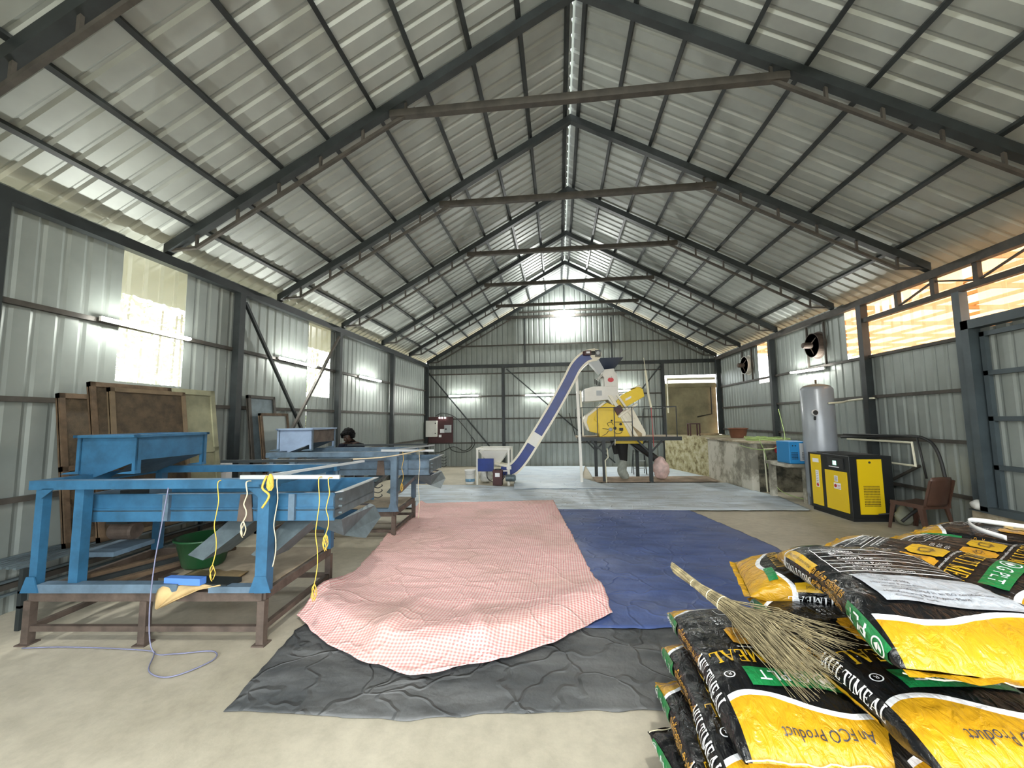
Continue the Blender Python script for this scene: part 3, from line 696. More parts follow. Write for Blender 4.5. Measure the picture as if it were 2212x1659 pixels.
screen(3.85, 4.74, -4.78, -4.5, 2.10, mesh_brown, mat('dark_pale_wood', (.15, .11, .065), .7, var=.25), 'large dark brown framed screen at the front of the leaning stack', .045)
screen(6.0, 6.62, -4.93, -4.68, 2.15, galv_grey, steel_brown, 'tall grey sheet in a dark frame leaning between the columns', .05)
screen(6.12, 6.8, -4.8, -4.55, 1.86, sheet_wall, wood, 'pale galvanised sheet in a frame behind the pale blue hopper', .04)
# small white box on column
mb = MB(); mb.box((-4.98, 5.6, 1.02), (-4.9, 5.74, 1.12), plastic_white); mb.box((-4.98, 5.62, .86), (-4.9, 5.74, .98), plastic_white); tag(mb.build('switch_box'), 'small white switch box on the second left column', 'switch box')

# strings on the machines
def string(pts, r, m, lab, knot=None, grp='strings tied on the machines'):
    mb = MB(); mb.tube(smooth_path(pts, 5), r, m, 6)
    if knot:
        k = Vector(knot[0])
        for i in range(knot[1]):
            a = 2*PI*i/knot[1]; mb.tube(smooth_path([k, k+Vector((.015*math.cos(a), .015*math.sin(a), -.03)), k+Vector((.02*math.cos(a+1), .02*math.sin(a+1), -.07-.01*(i % 3))), k+Vector((.008*math.cos(a), .008*math.sin(a), -.11-.015*(i % 2)))], 4), r*.9, m, 5)
    return tag(mb.build('string', smooth=True), lab, 'string', grp)
def hang(x, y, z1, z0, m, lab, knot=0, r=.0038, w=.01):
    p = [(x+w*math.sin(k*1.7), y-w*.5*math.cos(k*2.1), z1+(z0-z1)*k/6) for k in range(7)]
    return string([(x, y+.09, z1+.04), (x, y, z1+.045)]+p[1:], r, m, lab, ((p[-1][0], p[-1][1], p[-1][2]), knot) if knot else None)
hang(-2.66, 2.98, 1.2, .62, rope_y, 'yellow string hanging left of the right blue post', 3)
hang(-1.86, 3.04, 1.22, .48, rope_y, 'long yellow string with frayed end hanging beyond the blue post', 5)
hang(-1.78, 3.04, 1.22, .85, rope_y, 'yellow string with a looped knot at the trough corner', 7)
hang(-2.2, 3.03, 1.22, .6, rope_c, 'thin cream string hanging right of the blue post', 0, .004)
hang(-2.42, 2.98, 1.2, .95, rope_c, 'short pink-white string tied around the blue top rail', 3, .005)
string([(-2.28, 3.02, 1.29), (-2.3, 3.0, 1.2), (-2.24, 3.0, 1.14), (-2.28, 2.98, 1.05)], .008, rope_y, 'bunch of yellow string knotted on the right blue post', ((-2.25, 3.02, 1.3), 12))
hang(-2.3, 5.9, 1.22, .8, rope_y, 'yellow string hanging from the dusty machine', 4)
hang(-2.05, 5.9, 1.22, .3, rope_c, 'long pale string hanging from the dusty machine end', 0, .004)
string([(-3.08, 2.97, 1.2), (-3.1, 2.95, .9), (-3.12, 2.93, .6), (-3.1, 2.9, .25), (-3.03, 2.88, .02), (-2.85, 2.88, .012), (-2.6, 2.94, .012), (-2.5, 2.83, .012), (-2.62, 2.63, .012), (-2.83, 2.67, .012), (-3.0, 2.86, .012), (-3.09, 2.9, .012), (-3.5, 2.9, .012), (-3.85, 2.88, .012), (-4.1, 2.84, .012)],
       .0045, cable_b, 'blue-grey cord looping over the floor in front of the blue machine')
string([(-2.75, 4.12, 1.3), (-2.2, 4.9, 1.26), (-1.95, 5.85, 1.29)], .008, rope_c, 'pale rope stretched between the two machines')

# worker behind machine 2
def person():
    t = thing('person', 'person in a dark navy shirt with curly black hair, bending over behind the dusty machine', 'person', (-4.02, 7.7, 0))
    vs = [(-4.02, 7.78, .92), (-4.03, 7.76, 1.08), (-4.05, 7.7, 1.24), (-4.06, 7.66, 1.31), (-4.07, 7.63, 1.37),
          (-4.2, 7.7, 1.25), (-4.3, 7.66, 1.0), (-4.24, 7.42, .93), (-4.22, 7.36, .93),
          (-3.9, 7.7, 1.25), (-3.8, 7.66, 1.0), (-3.86, 7.42, .93), (-3.88, 7.36, .93),
          (-4.12, 7.8, .88), (-4.13, 7.77, .48), (-4.13, 7.82, .07), (-4.13, 7.72, .04),
          (-3.92, 7.8, .88), (-3.91, 7.77, .48), (-3.91, 7.82, .07), (-3.91, 7.72, .04)]
    es = [(0, 1), (1, 2), (2, 3), (3, 4), (2, 5), (5, 6), (6, 7), (7, 8), (2, 9), (9, 10), (10, 11), (11, 12), (0, 13), (13, 14), (14, 15), (15, 16), (0, 17), (17, 18), (18, 19), (19, 20)]
    rr = [.13, .13, .13, .06, .055, .065, .045, .035, .025, .065, .045, .035, .025, .09, .06, .045, .035, .09, .06, .045, .035]
    # head with face joined on the same chain
    me = bpy.data.meshes.new('body'); o0 = Vector(t['_o']); me.from_pydata([tuple(Vector(v)-o0) for v in vs], es, [])
    me.materials.append(skin_m)
    ob = bpy.data.objects.new('body', me); C.objects.link(ob); ob.parent = t
    sk = ob.modifiers.new('skin', 'SKIN'); sk.use_smooth_shade = True
    for i, r in enumerate(rr): me.skin_vertices[0].data[i].radius = (r, r*(.75 if i < 3 else 1))
    me.skin_vertices[0].data[0].use_root = True
    s = ob.modifiers.new('sub', 'SUBSURF'); s.levels = 1; s.render_levels = 2
    hc = Vector((-4.07, 7.59, 1.42))
    mb = MB(); mb.sphere(hc, .1, skin_m, 12, (.78, .95, 1.12)); mb.sphere(hc+Vector((0, -.085, -.05)), .035, skin_m, 8, (1, 1, 1.1))
    mb.prism([hc+Vector((-.014, -.092, -.02)), hc+Vector((.014, -.092, -.02)), hc+Vector((0, -.122, -.03)), hc+Vector((0, -.09, .02))], (0, .004, 0), skin_m)
    for s in (-1, 1): mb.sphere(hc+Vector((s*.08, 0, -.01)), .022, skin_m, 6, (.5, 1, 1.4)); mb.sphere(hc+Vector((s*.032, -.086, .005)), .011, ink, 6)
    mb.sphere(hc+Vector((0, -.1, -.06)), .014, ink_red, 6, (1.6, .5, .4)); mb.build('head', t, smooth=True)
    mb = MB(); random.seed(5)
    for k in range(75):
        a = random.uniform(0, 2*PI); e = random.uniform(-.1, 1.0); v = Vector((math.cos(a)*math.cos(e*PI/2), math.sin(a)*math.cos(e*PI/2), math.sin(e*PI/2)))
        if v.y < -.6 and v.z < .25: continue
        mb.sphere(hc+Vector((v.x*.1, v.y*.11+.01, v.z*.125+.015)), random.uniform(.028, .044), hair_m, 5)
    mb.build('hair', t, smooth=True)
    # shirt
    mb = MB()
    mb.tube([(-4.02, 7.78, .84), (-4.03, 7.76, 1.0), (-4.045, 7.72, 1.16), (-4.055, 7.69, 1.24), (-4.06, 7.66, 1.3)], .1, shirt_m, 16, radii=[.17, .17, .185, .15, .075])
    for s in (-1, 1):
        cx = -4.05
        mb.tube([(cx+s*.08, 7.7, 1.24), (cx+s*.19, 7.7, 1.22), (cx+s*.25, 7.67, 1.08), (cx+s*.26, 7.63, .98)], .08, shirt_m, 12, radii=[.08, .082, .065, .06])
    mb.build('shirt', t, smooth=True)
    mb = MB()
    mb.tube([(-4.02, 7.79, .98), (-4.02, 7.79, .84)], .17, trouser_m, 14, radii=[.15, .17])
    for s in (-1, 1): mb.tube([(-4.02+s*.1, 7.79, .88), (-4.02+s*.11, 7.77, .48), (-4.02+s*.11, 7.82, .09)], .09, trouser_m, 12, radii=[.1, .08, .07])
    mb.build('trousers', t, smooth=True)
person()

# maroon board with panels (back left corner)
t = thing('electrical_board', 'maroon electrical board with white panel boxes in the left back corner', 'electrical board', (-4.5, 15.08, .85))
mb = MB(); mb.box((-5.0, 15.09, .88), (-3.95, 15.14, 1.86), maroon); mb.build('backboard', t)
mb = MB(); mb.box((-4.95, 14.95, 1.12), (-4.53, 15.09, 1.72), white_paint); mb.box((-4.6, 14.945, 1.6), (-4.56, 14.95, 1.64), ink); mb.box((-4.6, 14.945, 1.22), (-4.56, 14.95, 1.26), ink); mb.build('large_panel_box', t)
mb = MB(); mb.box((-4.25, 14.98, 1.27), (-4.0, 15.09, 1.55), pale_grey); mb.lathe((-4.18, 14.96, 1.4), [(.03, 0), (.03, .02)], ink, 12, 'y'); mb.build('small_panel_box', t)
mb = MB(); mb.box((-4.43, 15.06, 1.26), (-4.26, 15.09, 1.4), paper); mb.box((-4.48, 15.06, 1.1), (-4.38, 15.09, 1.19), paper); mb.build('switch_plates', t)
for x in (-4.45, -4.35, -4.24):
    mb = MB(); mb.sphere((x, 15.05, 1.82), .03, mat('indicator_glow', (1, 1, 1), .3, emit=(1, 1, 1), estr=6), 8); mb.build('indicator_lamp', t)
mb = MB(); mb.tube(smooth_path([(-4.1, 15.06, .9), (-4.0, 15.02, .65), (-3.7, 15.0, .55), (-3.3, 15.02, .6), (-3.1, 15.05, .9), (-3.3, 15.08, 1.2), (-3.8, 15.08, 1.8), (-4.3, 15.08, 2.0), (-4.6, 15.08, 1.9)], 6), .014, black_rubber, 7)
tag(mb.build('looped_cable', smooth=True), 'black cables looping right of the maroon electrical board', 'cable')
mb = MB(); mb.tube(smooth_path([(-4.9, 15.0, .5), (-4.4, 15.02, .55), (-3.9, 15.0, .75), (-3.5, 15.02, .6), (-3.2, 15.0, .8), (-3.25, 15.06, 1.1)], 6), .014, black_rubber, 7)
tag(mb.build('sagging_cable', smooth=True), 'black cable sagging along the back wall below the maroon board', 'cable')

# ------------------------------------------------------------------ tarps
def lerp_poly(pts, n):
    pts = [Vector((*p, 0)) for p in pts]; L = [0]
    for i in range(1, len(pts)): L.append(L[-1]+(pts[i]-pts[i-1]).length)
    out = []
    for k in range(n+1):
        s = L[-1]*k/n; i = 0
        while i < len(L)-2 and L[i+1] < s: i += 1
        f = (s-L[i])/(L[i+1]-L[i]); out.append(pts[i].lerp(pts[i+1], min(1, f)))
    return out
def tarp(name, lab, m, bot, top, left, right, z0, amp, nx=90, ny=90, edge=.0, uvs=1, seed=0, hfun=None, ragged=.012):
    b = lerp_poly(bot, nx); tp = lerp_poly(top, nx); l = lerp_poly(left, ny); r = lerp_poly(right, ny)
    vs = []; fs = []; uv = []
    for j in range(ny+1):
        v = j/ny
        for i in range(nx+1):
            u = i/nx
            p = b[i]*(1-v)+tp[i]*v+l[j]*(1-u)+r[j]*u-(b[0]*(1-u)*(1-v)+b[nx]*u*(1-v)+tp[0]*(1-u)*v+tp[nx]*u*v)
            d = min(u, 1-u, v, 1-v)
            q = Vector((p.x*1.3+seed, p.y*2.4, seed))
            n1 = noise.noise(q); n2 = noise.noise(q*3.1); n3 = noise.noise(q*8)
            h = abs(n1)*1.2+abs(n2)*.5+n3*.15
            crease = max(0, 1-abs(n2)*14)*.4+max(0, 1-abs(noise.noise(Vector((p.y*1.8+seed, p.x*.25, 5))))*18)*.6
            z = z0+amp*(h*min(1, d*8+.15)+crease*.5)
            if hfun: z += hfun(u, v, p)
            if ragged and d < 1e-6: p = p+Vector((noise.noise(q*4), noise.noise(q*4+Vector((9, 9, 9))), 0))*ragged*2
            vs.append((p.x, p.y, z)); uv.append((p.x*uvs, p.y*uvs))
    for j in range(ny):
        for i in range(nx):
            a = j*(nx+1)+i; fs.append((a, a+1, a+nx+2, a+nx+1))
    me = bpy.data.meshes.new(name); me.from_pydata(vs, [], fs); me.materials.append(m)
    ul = me.uv_layers.new(name='UVMap')
    for lp in me.loops: ul.data[lp.index].uv = uv[lp.vertex_index]
    me.polygons.foreach_set('use_smooth', [True]*len(fs)); me.update()
    o = bpy.data.objects.new(name, me); C.objects.link(o); tag(o, lab, 'tarpaulin')
    s = o.modifiers.new('t', 'SOLIDIFY'); s.thickness = .004; s.offset = 1
    return o
tarp('floor_tarpaulin', 'wrinkled black tarpaulin lying nearest the camera under the pink cloth', black_m, [(-2.0, 2.38), (-.9, 2.4), (-.32, 2.52), (.59, 2.63), (1.3, 2.7)], [(-2.12, 5.0), (1.6, 5.0)], [(-2.0, 2.38), (-2.18, 3.3), (-2.12, 5.0)], [(1.3, 2.7), (1.6, 5.0)], .003, .016, seed=2)
tarp('floor_tarpaulin', 'dark blue tarpaulin lying right of the pink checked cloth', blue_m, [(-.6, 3.46), (.4, 3.52), (.82, 3.56), (2.9, 3.6)], [(-.6, 8.03), (2.34, 7.97)], [(-.6, 3.46), (-.6, 8.03)], [(2.9, 3.6), (2.75, 5.9), (2.55, 7.0), (2.34, 7.97)], .022, .014, seed=11)
tarp('floor_tarpaulin', 'pale grey-blue tarpaulin stretched across the middle of the floor', light_m, [(-3.35, 7.85), (2.27, 7.97), (4.5, 8.1)], [(-4.0, 10.63), (-2.2, 10.7), (-1.29, 10.5), (1.21, 11.14), (3.0, 11.3), (4.3, 11.34)], [(-3.35, 7.85), (-4.0, 10.63)], [(4.5, 8.1), (4.62, 9.45), (4.4, 10.4), (4.3, 11.34)], .024, .014, 110, 60, seed=21)
tarp('floor_tarpaulin', 'pale blue tarpaulin at the back, under the conveyor foot and platform', light2_m, [(-1.11, 10.04), (1.34, 10.2)], [(-1.5, 14.85), (.9, 14.95)], [(-1.11, 10.04), (-1.3, 12), (-1.5, 14.85)], [(1.34, 10.2), (.62, 12), (.9, 14.95)], .046, .016, 60, 80, seed=31)
tarp('floor_tarpaulin', 'pale blue tarpaulin strip behind the platform legs', light2_m, [(.95, 12.3), (4.2, 12.6)], [(.95, 14.95), (3.6, 15.0)], [(.95, 12.3), (.95, 14.95)], [(4.2, 12.6), (3.7, 14.6), (3.6, 15.0)], .016, .012, 60, 50, seed=41)
tarp('floor_mat', 'dirty brown mat on the floor under the platform legs', mat('dirty_mat', (.35, .27, .2), .9, var=.3, vscale=3), [(.95, 11.25), (4.2, 11.5)], [(.95, 12.3), (4.2, 12.55)], [(.95, 11.25), (.95, 12.3)], [(4.2, 11.5), (4.2, 12.55)], .03, .008, 40, 20, seed=51)['category'] = 'mat'
def pinkh(u, v, p):
    front = max(0, 1-v/.05); mound = math.exp(-((v-.07)/.06)**2)*.085
    d1 = math.exp(-((u-.33-.25*v)/.03)**2)*.05*max(0, 1-v*3.4)+math.exp(-((u-.62+.5*v)/.02)**2)*.03*max(0, 1-v*3)
    ed = math.exp(-(u/.025)**2)*.05*max(0, math.sin(v*14))
    return (mound+d1)*(1-front)+ed
tarp('checked_cloth', 'pink and white checked cloth spread over the dark tarpaulins', pink_m, [(-2.27, 3.45), (-1.76, 3.04), (-1.3, 2.82), (-1.0, 2.74), (-.79, 2.8), (-.38, 2.99), (-.02, 3.26), (.42, 3.74)], [(-2.80, 8.17), (-.15, 8.66)], [(-2.27, 3.45), (-2.27, 4.4), (-2.47, 5.64), (-2.80, 8.17)], [(.42, 3.74), (.35, 4.4), (.12, 6.42), (-.02, 7.6), (-.15, 8.66)], .05, .02, 150, 240, seed=61, hfun=pinkh)['category'] = 'cloth'

# ------------------------------------------------------------------ feed hopper + conveyor
t = thing('feed_hopper', 'white framed feed hopper with a blue control box at the conveyor foot', 'hopper', (-1.75, 10.9, 0))
X0, X1, Y0, Y1 = -2.17, -1.33, 10.85, 11.6
for x, y in ((X0, Y0), (X1, Y0), (X0, Y1), (X1, Y1)):
    mb = MB(); mb.box((x-.025, y-.025, 0), (x+.025, y+.025, .93), white_paint); mb.build('leg', t)
mb = MB()
for z in (.93,):
    mb.box((X0-.03, Y0-.03, z), (X1+.03, Y0+.03, z+.04), white_paint); mb.box((X0-.03, Y1-.03, z), (X1+.03, Y1+.03, z+.04), white_paint); mb.box((X0-.03, Y0, z), (X0+.03, Y1, z+.04), white_paint); mb.box((X1-.03, Y0, z), (X1+.03, Y1, z+.04), white_paint)
mb.box((X0, Y0-.02, .36), (X1, Y0+.02, .39), white_paint); mb.build('top_frame', t)
mb = MB(); mb.add([(X0+.03, Y0+.03, .9), (X1-.03, Y0+.03, .9), (X1-.03, Y1-.03, .9), (X0+.03, Y1-.03, .9), (-1.85, 11.1, .48), (-1.65, 11.1, .48), (-1.65, 11.35, .48), (-1.85, 11.35, .48)], [(0, 1, 5, 4), (1, 2, 6, 5), (2, 3, 7, 6), (3, 0, 4, 7)], white_paint); ob = mb.build('hopper_cone', t); ob.modifiers.new('t', 'SOLIDIFY').thickness = .006
mb = MB(); mb.box((-2.14, 10.76, .37), (-1.72, 10.82, .7), belt_blue); mb.build('control_box', t)
mb = MB(); mb.tube(smooth_path([(-1.9, 10.8, .37), (-1.88, 10.75, .2), (-1.7, 10.72, .1), (-1.5, 10.74, .2), (-1.4, 10.8, .35)], 5), .012, black_rubber, 6); mb.tube(smooth_path([(-1.75, 10.78, .37), (-1.65, 10.72, .18), (-1.5, 10.7, .15), (-1.42, 10.72, .25)], 5), .012, black_rubber, 6); mb.build('cables', t, smooth=True)
t = thing('bucket_conveyor', 'tall inclined blue and white conveyor rising to the sorting machine', 'conveyor', (-1.2, 11.1, 0))
CY0, CY1 = 10.95, 11.35
path = smooth_path([(-1.75, 0, .42), (-1.35, 0, .36), (-1.02, 0, .62), (-.55, 0, 1.33), (-.1, 0, 2.05), (.28, 0, 2.72), (.5, 0, 3.12), (.76, 0, 3.36), (1.03, 0, 3.42)], 8)
path = [Vector((p.x, 0, p.z)) for p in path]
def offs(i, d):
    a = path[max(0, i-1)]; b = path[min(len(path)-1, i+1)]; tg = (b-a).normalized(); n = Vector((-tg.z, 0, tg.x)); return path[i]+n*d
def ribbon(d0, d1, y0, y1, m, name, i0=0, i1=None):
    i1 = i1 or len(path)-1; mb = MB(); rows = []
    for i in range(i0, i1+1):
        a, b = offs(i, d0), offs(i, d1); rows.append([(a.x, y0, a.z), (b.x, y0, b.z), (b.x, y1, b.z), (a.x, y1, a.z), (a.x, y0, a.z)])
    mb.quadstrip(rows, m); n = len(rows)
    for r in (rows[0], rows[-1]): mb.add(r[:4], [(0, 1, 2, 3)], m)
    return mb.build(name, t)
ribbon(-.17, -.115, CY0, CY1, cream_paint, 'lower_edge'); ribbon(.115, .17, CY0, CY1, cream_paint, 'upper_edge')
ribbon(-.115, .115, CY0+.02, CY1-.02, belt_blue, 'side_casing', 4)
ribbon(-.115, .115, CY0+.005, CY1-.005, white_paint, 'joint_plate', 21, 24)
mb = MB(); mb.box((.73, 10.86, 3.40), (.9, 11.1, 3.52), maroon); mb.lathe((.9, 10.98, 3.46), [(.06, 0), (.06, .12), (.05, .13)], black_paint, 16, 'x'); mb.box((.77, 10.855, 3.44), (.86, 10.86, 3.49), paper); mb.lathe((.68, 10.98, 3.46), [(.06, 0), (.07, .05)], maroon, 14, 'x'); mb.build('head_motor', t)
mb = MB(); mb.box((1.0, 10.84, 3.35), (1.14, 10.945, 3.52), black_paint); mb.lathe((1.07, 10.83, 3.44), [(.045, 0), (.045, .02)], pale_grey, 16, 'y'); mb.lathe((1.02, 11.15, 3.42), [(0, -.2), (.15, -.2), (.15, .2), (0, .2)], cream_paint, 20, 'y'); mb.build('gearbox', t)
mb = MB(); mb.add([(.85, 10.97, 3.22), (1.06, 10.97, 3.34), (1.06, 11.33, 3.34), (.85, 11.33, 3.22), (1.1, 11.0, 2.9), (1.24, 11.0, 3.0), (1.24, 11.3, 3.0), (1.1, 11.3, 2.9), ], [(0, 1, 5, 4), (1, 2, 6, 5), (2, 3, 7, 6), (3, 0, 4, 7)], pale_grey); mb.build('discharge_flap', t).modifiers.new('t', 'SOLIDIFY').thickness = .006
mb = MB(); mb.bar((.5, 11.12, 3.28), (.58, 11.12, 0), .07, .07, white_paint, up=(0, 1, 0)); mb.box((.44, 11.05, 3.1), (.56, 11.1, 3.22), white_paint); mb.build('support_leg', t)
mb = MB(); mb.box((-1.36, 10.8, .0), (-1.3, 10.88, .55), white_paint); mb.box((-1.38, 10.78, .42), (-1.26, 10.9, .5), white_paint); mb.build('foot_leg', t)
mb = MB(); mb.box((-1.72, 10.62, .03), (-1.48, 10.84, .42), maroon); mb.box((-1.66, 10.615, .25), (-1.54, 10.62, .35), paper); mb.lathe((-1.6, 10.73, .42), [(.08, 0), (.08, .02)], black_paint, 12); mb.build('foot_gearmotor', t)
mb = MB(); mb.lathe((-1.4, 10.78, .2), [(.08, 0), (.09, .02), (.09, .22), (.06, .26)], galv_grey, 16, 'x'); mb.build('foot_motor', t)
# bucket and sack beside it
t = thing('paint_bucket', 'white plastic paint bucket with blue print beside the feed hopper', 'bucket', (-2.42, 11.1, 0))
mb = MB(); mb.lathe((-2.42, 11.1, 0), [(.12, 0), (.125, .02), (.145, .34), (.155, .345), (.155, .375), (.14, .375), (.12, .03), (.001, .03)], plastic_white, 24); mb.lathe((-2.42, 11.1, .06), [(.128, 0), (.137, .16)], mat('faded_blue_print', (.2, .4, .6), .5, var=.4, vscale=14), 24); mb.build('bucket_body', t, smooth=True)
mb = MB(); mb.tube(smooth_path([(-2.57, 11.1, .34), (-2.52, 11.0, .28), (-2.42, 10.94, .26), (-2.32, 11.0, .28), (-2.27, 11.1, .34)], 5), .004, pale_grey, 6); mb.build('handle', t)
def sack(c, r, h, m, name, lab, cat='sack', sq=1., sd=0):
    mb = MB(); o = 0; n = 24; pr = []
    for k in range(17):
        f = k/16; rad = r*(math.sin(min(1, f*1.02)*PI*.98)**.45 if f < .97 else .12)*(1-.35*f); pr.append((max(.01, rad), h*f))
    mb.lathe(c, pr, m, n)
    for i, v in enumerate(mb.v):
        q = Vector(v)*7+Vector((sd, 0, 0)); d = noise.noise(q)*.18*r+noise.noise(q*2.5)*.1*r; a = math.atan2(v[1]-c[1], v[0]-c[0]); mb.v[i] = (v[0]+math.cos(a)*d, v[1]+math.sin(a)*d*sq, max(c[2]+.002, v[2]+noise.noise(q*.7)*.04*h))
    return tag(mb.build(name, smooth=True), lab, cat)
sack((-2.02, 11.35, 0), .24, .42, sack_white, 'crumpled_sack', 'crumpled white sack under the feed hopper')

# ------------------------------------------------------------------ platform and sorting machine
t = thing('work_platform', 'steel work platform with railings carrying the yellow and white sorting machine', 'platform', (1.9, 12, 0))
PX0, PX1, PY0, PY1 = .62, 3.2, 11.35, 12.75
mb = MB(); mb.box((PX0-.12, PY0, 1.16), (PX1, PY1, 1.22), ply); mb.box((PX0-.12, PY0-.03, 1.12), (PX1, PY0+.0, 1.22), steel_dark); mb.box((PX1, PY0-.03, 1.12), (PX1+.03, PY1, 1.22), steel_dark); mb.build('deck', t)
for x, y in ((1.2, PY0+.05), (2.42, PY0+.05), (1.08, PY1-.25), (2.27, PY1-.25)):
    mb = MB(); mb.box((x-.045, y-.045, 0), (x+.045, y+.045, 1.13), steel_dark); mb.box((x-.1, y-.1, 0), (x+.1, y+.1, .012), steel_dark)
    for s in (-1, 1): mb.bar((x, y, .78), (x+s*.32, y, 1.12), .04, .04, steel_dark)
    mb.build('leg', t)
mb = MB(); xs = [PX0, 1.05, 1.5, 1.97, 2.84, PX1-.08]
for x in xs: mb.bar((x, PY0, 1.2), (x, PY0, 2.02), .022, .022, steel_dark)
mb.bar((PX0, PY0, 2.02), (PX1-.08, PY0, 2.02), .022, .022, steel_dark)
mb.bar((1.5, PY0, 1.62), (1.97, PY0, 1.62), .016, .016, steel_dark)
mb.bar((PX0, PY0, 2.02), (PX0-.1, PY1, 2.02), .02, .02, steel_dark); mb.bar((PX0-.08, PY1, 1.2), (PX0-.1, PY1, 2.02), .02, .02, steel_dark); mb.bar((PX0-.12, PY1, 1.2), (PX0-.3, PY1-.2, 1.9), .018, .018, steel_dark)
mb.bar((PX1-.08, PY0, 2.02), (PX1-.05, PY1, 2.02), .02, .02, steel_dark); mb.bar((PX1-.05, PY1, 1.2), (PX1-.05, PY1, 2.02), .02, .02, steel_dark)
for k in range(4): mb.bar((2.55+.16*k, PY1, 1.2), (2.55+.16*k, PY1, 2.0), .018, .018, steel_dark)
mb.bar((2.45, PY1, 1.2), (2.55, PY1, 2.0), .018, .018, steel_dark); mb.bar((2.55, PY1, 2.0), (3.1, PY1, 2.0), .018, .018, steel_dark)
mb.build('railing', t)
mb = MB(); mb.tube([(2.36, PY0-.03, 3.0), (2.42, PY0-.03, 2.3), (2.47, PY0-.03, 2.0)], .03, pvc, 10); mb.tube([(2.33, PY0-.03, 3.35), (2.36, PY0-.03, 3.0)], .008, pvc, 6); mb.tube([(2.47, PY0-.03, 2.0), (2.5, PY0-.03, .95)], .008, ink_red, 6); mb.build('upright_pipe', t)
mb = MB(); mb.tube([(1.5, PY0-.04, 1.16), (1.49, PY0-.04, 1.0)], .012, pvc, 8); mb.tube([(1.28, PY0-.04, .92), (1.3, PY0-.04, .68), (1.22, PY0-.04, .6), (1.24, PY0-.04, 0.0)], .016, pvc, 8); mb.build('drain_pipe', t)
mb = MB(); mb.bar((.66, 11.5, 1.25), (.62, 11.5, 2.5), .05, .05, cream_paint); mb.build('cream_post', t)

t = thing('colour_sorting_machine', 'yellow and white sorting machine standing on the platform', 'sorting machine', (1.7, 12.0, 1.22))
SY0, SY1 = 11.62, 12.35
def slab(pts, m, name, y0=SY0, y1=SY1, bev=.01):
    mb = MB(); mb.prism([(x, y0, z) for x, z in pts], (0, y1-y0, 0), m); return mb.build(name, t, bevel=bev)
slab([(1.12, 1.22), (2.16, 1.22), (1.72, 2.0), (1.35, 2.16), (1.08, 1.95), (.98, 1.7), (1.1, 1.58)], yellow_paint, 'lower_yellow_body')
slab([(.78, 1.78), (.72, 1.62), (.86, 1.36), (1.12, 1.3), (1.4, 1.6), (1.36, 2.16), (1.1, 2.02)], yellow_paint, 'left_yellow_hood', SY0+.02)
slab([(.74, 1.80), (.68, 1.65), (.80, 1.38), (.86, 1.38), (.78, 1.62), (.82, 1.78), (1.3, 2.14), (1.26, 2.18)], cream_paint, 'hood_edge', SY0+.0)
slab([(1.62, 2.2), (1.66, 2.3), (2.22, 2.6), (2.34, 2.52), (2.38, 2.32), (1.82, 2.0), (1.6, 2.0)], yellow_paint, 'upper_yellow_hood', SY0+.03)
slab([(2.05, 2.55), (2.24, 2.64), (2.33, 2.56), (2.22, 2.58)], cream_paint, 'hood_cap', SY0+.0)
slab([(1.86, 2.2), (2.02, 2.28), (2.02, 2.34), (1.86, 2.26)], paper, 'name_plate', SY0+.018, SY0+.028, 0)
slab([(1.95, 1.22), (2.36, 1.22), (2.37, 1.32), (2.04, 2.0), (1.72, 1.9), (1.6, 1.95)], cream_paint, 'right_white_body', SY0-.02)
slab([(1.38, 2.36), (1.49, 2.36), (2.16, 1.22), (2.06, 1.22)], cream_paint, 'diagonal_beam', SY0-.06, SY0+.02)
slab([(1.6, 2.36), (1.67, 2.36), (2.1, 1.7), (2.02, 1.7)], cream_paint, 'short_diagonal_beam', SY0-.06, SY0+.02)
slab([(1.52, 2.0), (1.7, 2.1), (1.78, 1.94), (1.62, 1.8)], maroon, 'dark_pivot_box', SY0-.08, SY0+.02)
slab([(1.62, 1.78), (2.14, 2.14), (2.18, 2.09), (1.66, 1.73)], cream_paint, 'arm_beam', SY0-.07, SY0)
slab([(2.0, 1.22), (2.26, 1.22), (2.26, 1.3), (1.92, 1.6)], wood_pale, 'side_opening', SY0-.025, SY0-.02, 0)
slab([(.74, 2.2), (.74, 2.55), (1.0, 2.62), (1.66, 2.62), (1.7, 2.3), (1.5, 2.08), (1.38, 2.24), (.86, 2.2)], white_paint, 'middle_white_box')
slab([(.7, 2.2), (.7, 2.53), (.82, 2.58), (.82, 2.24)], pale_grey, 'box_vent_end', SY0+.02)
slab([(1.07, 2.36), (1.22, 2.36), (1.22, 2.5), (1.07, 2.5)], pale_grey, 'vent_grille', SY0-.008, SY0, 0)
slab([(1.3, 2.6), (1.68, 2.6), (1.66, 2.98), (1.6, 3.02), (1.58, 3.12), (1.3, 3.1), (1.24, 2.92), (1.3, 2.88)], white_paint, 'upper_white_column', SY0+.05)
slab([(1.12, 2.86), (1.26, 3.0), (1.3, 2.95), (1.16, 2.82)], white_paint, 'side_chute', SY0+.15, SY1-.2)
mb = MB()
for k in range(4): mb.lathe((1.05+.045*k, 11.9, 2.78-.03*k), [(.075, 0), (.075, .02)], black_rubber, 14, 'x')
mb.build('black_bellows', t)
mb = MB(); a = [(1.12, 11.4, 3.39), (1.80, 11.4, 3.39), (1.84, 12.3, 3.42), (1.12, 12.3, 3.42)]; b = [(1.33, 11.95, 3.12), (1.6, 11.95, 3.12), (1.6, 12.2, 3.12), (1.33, 12.2, 3.12)]
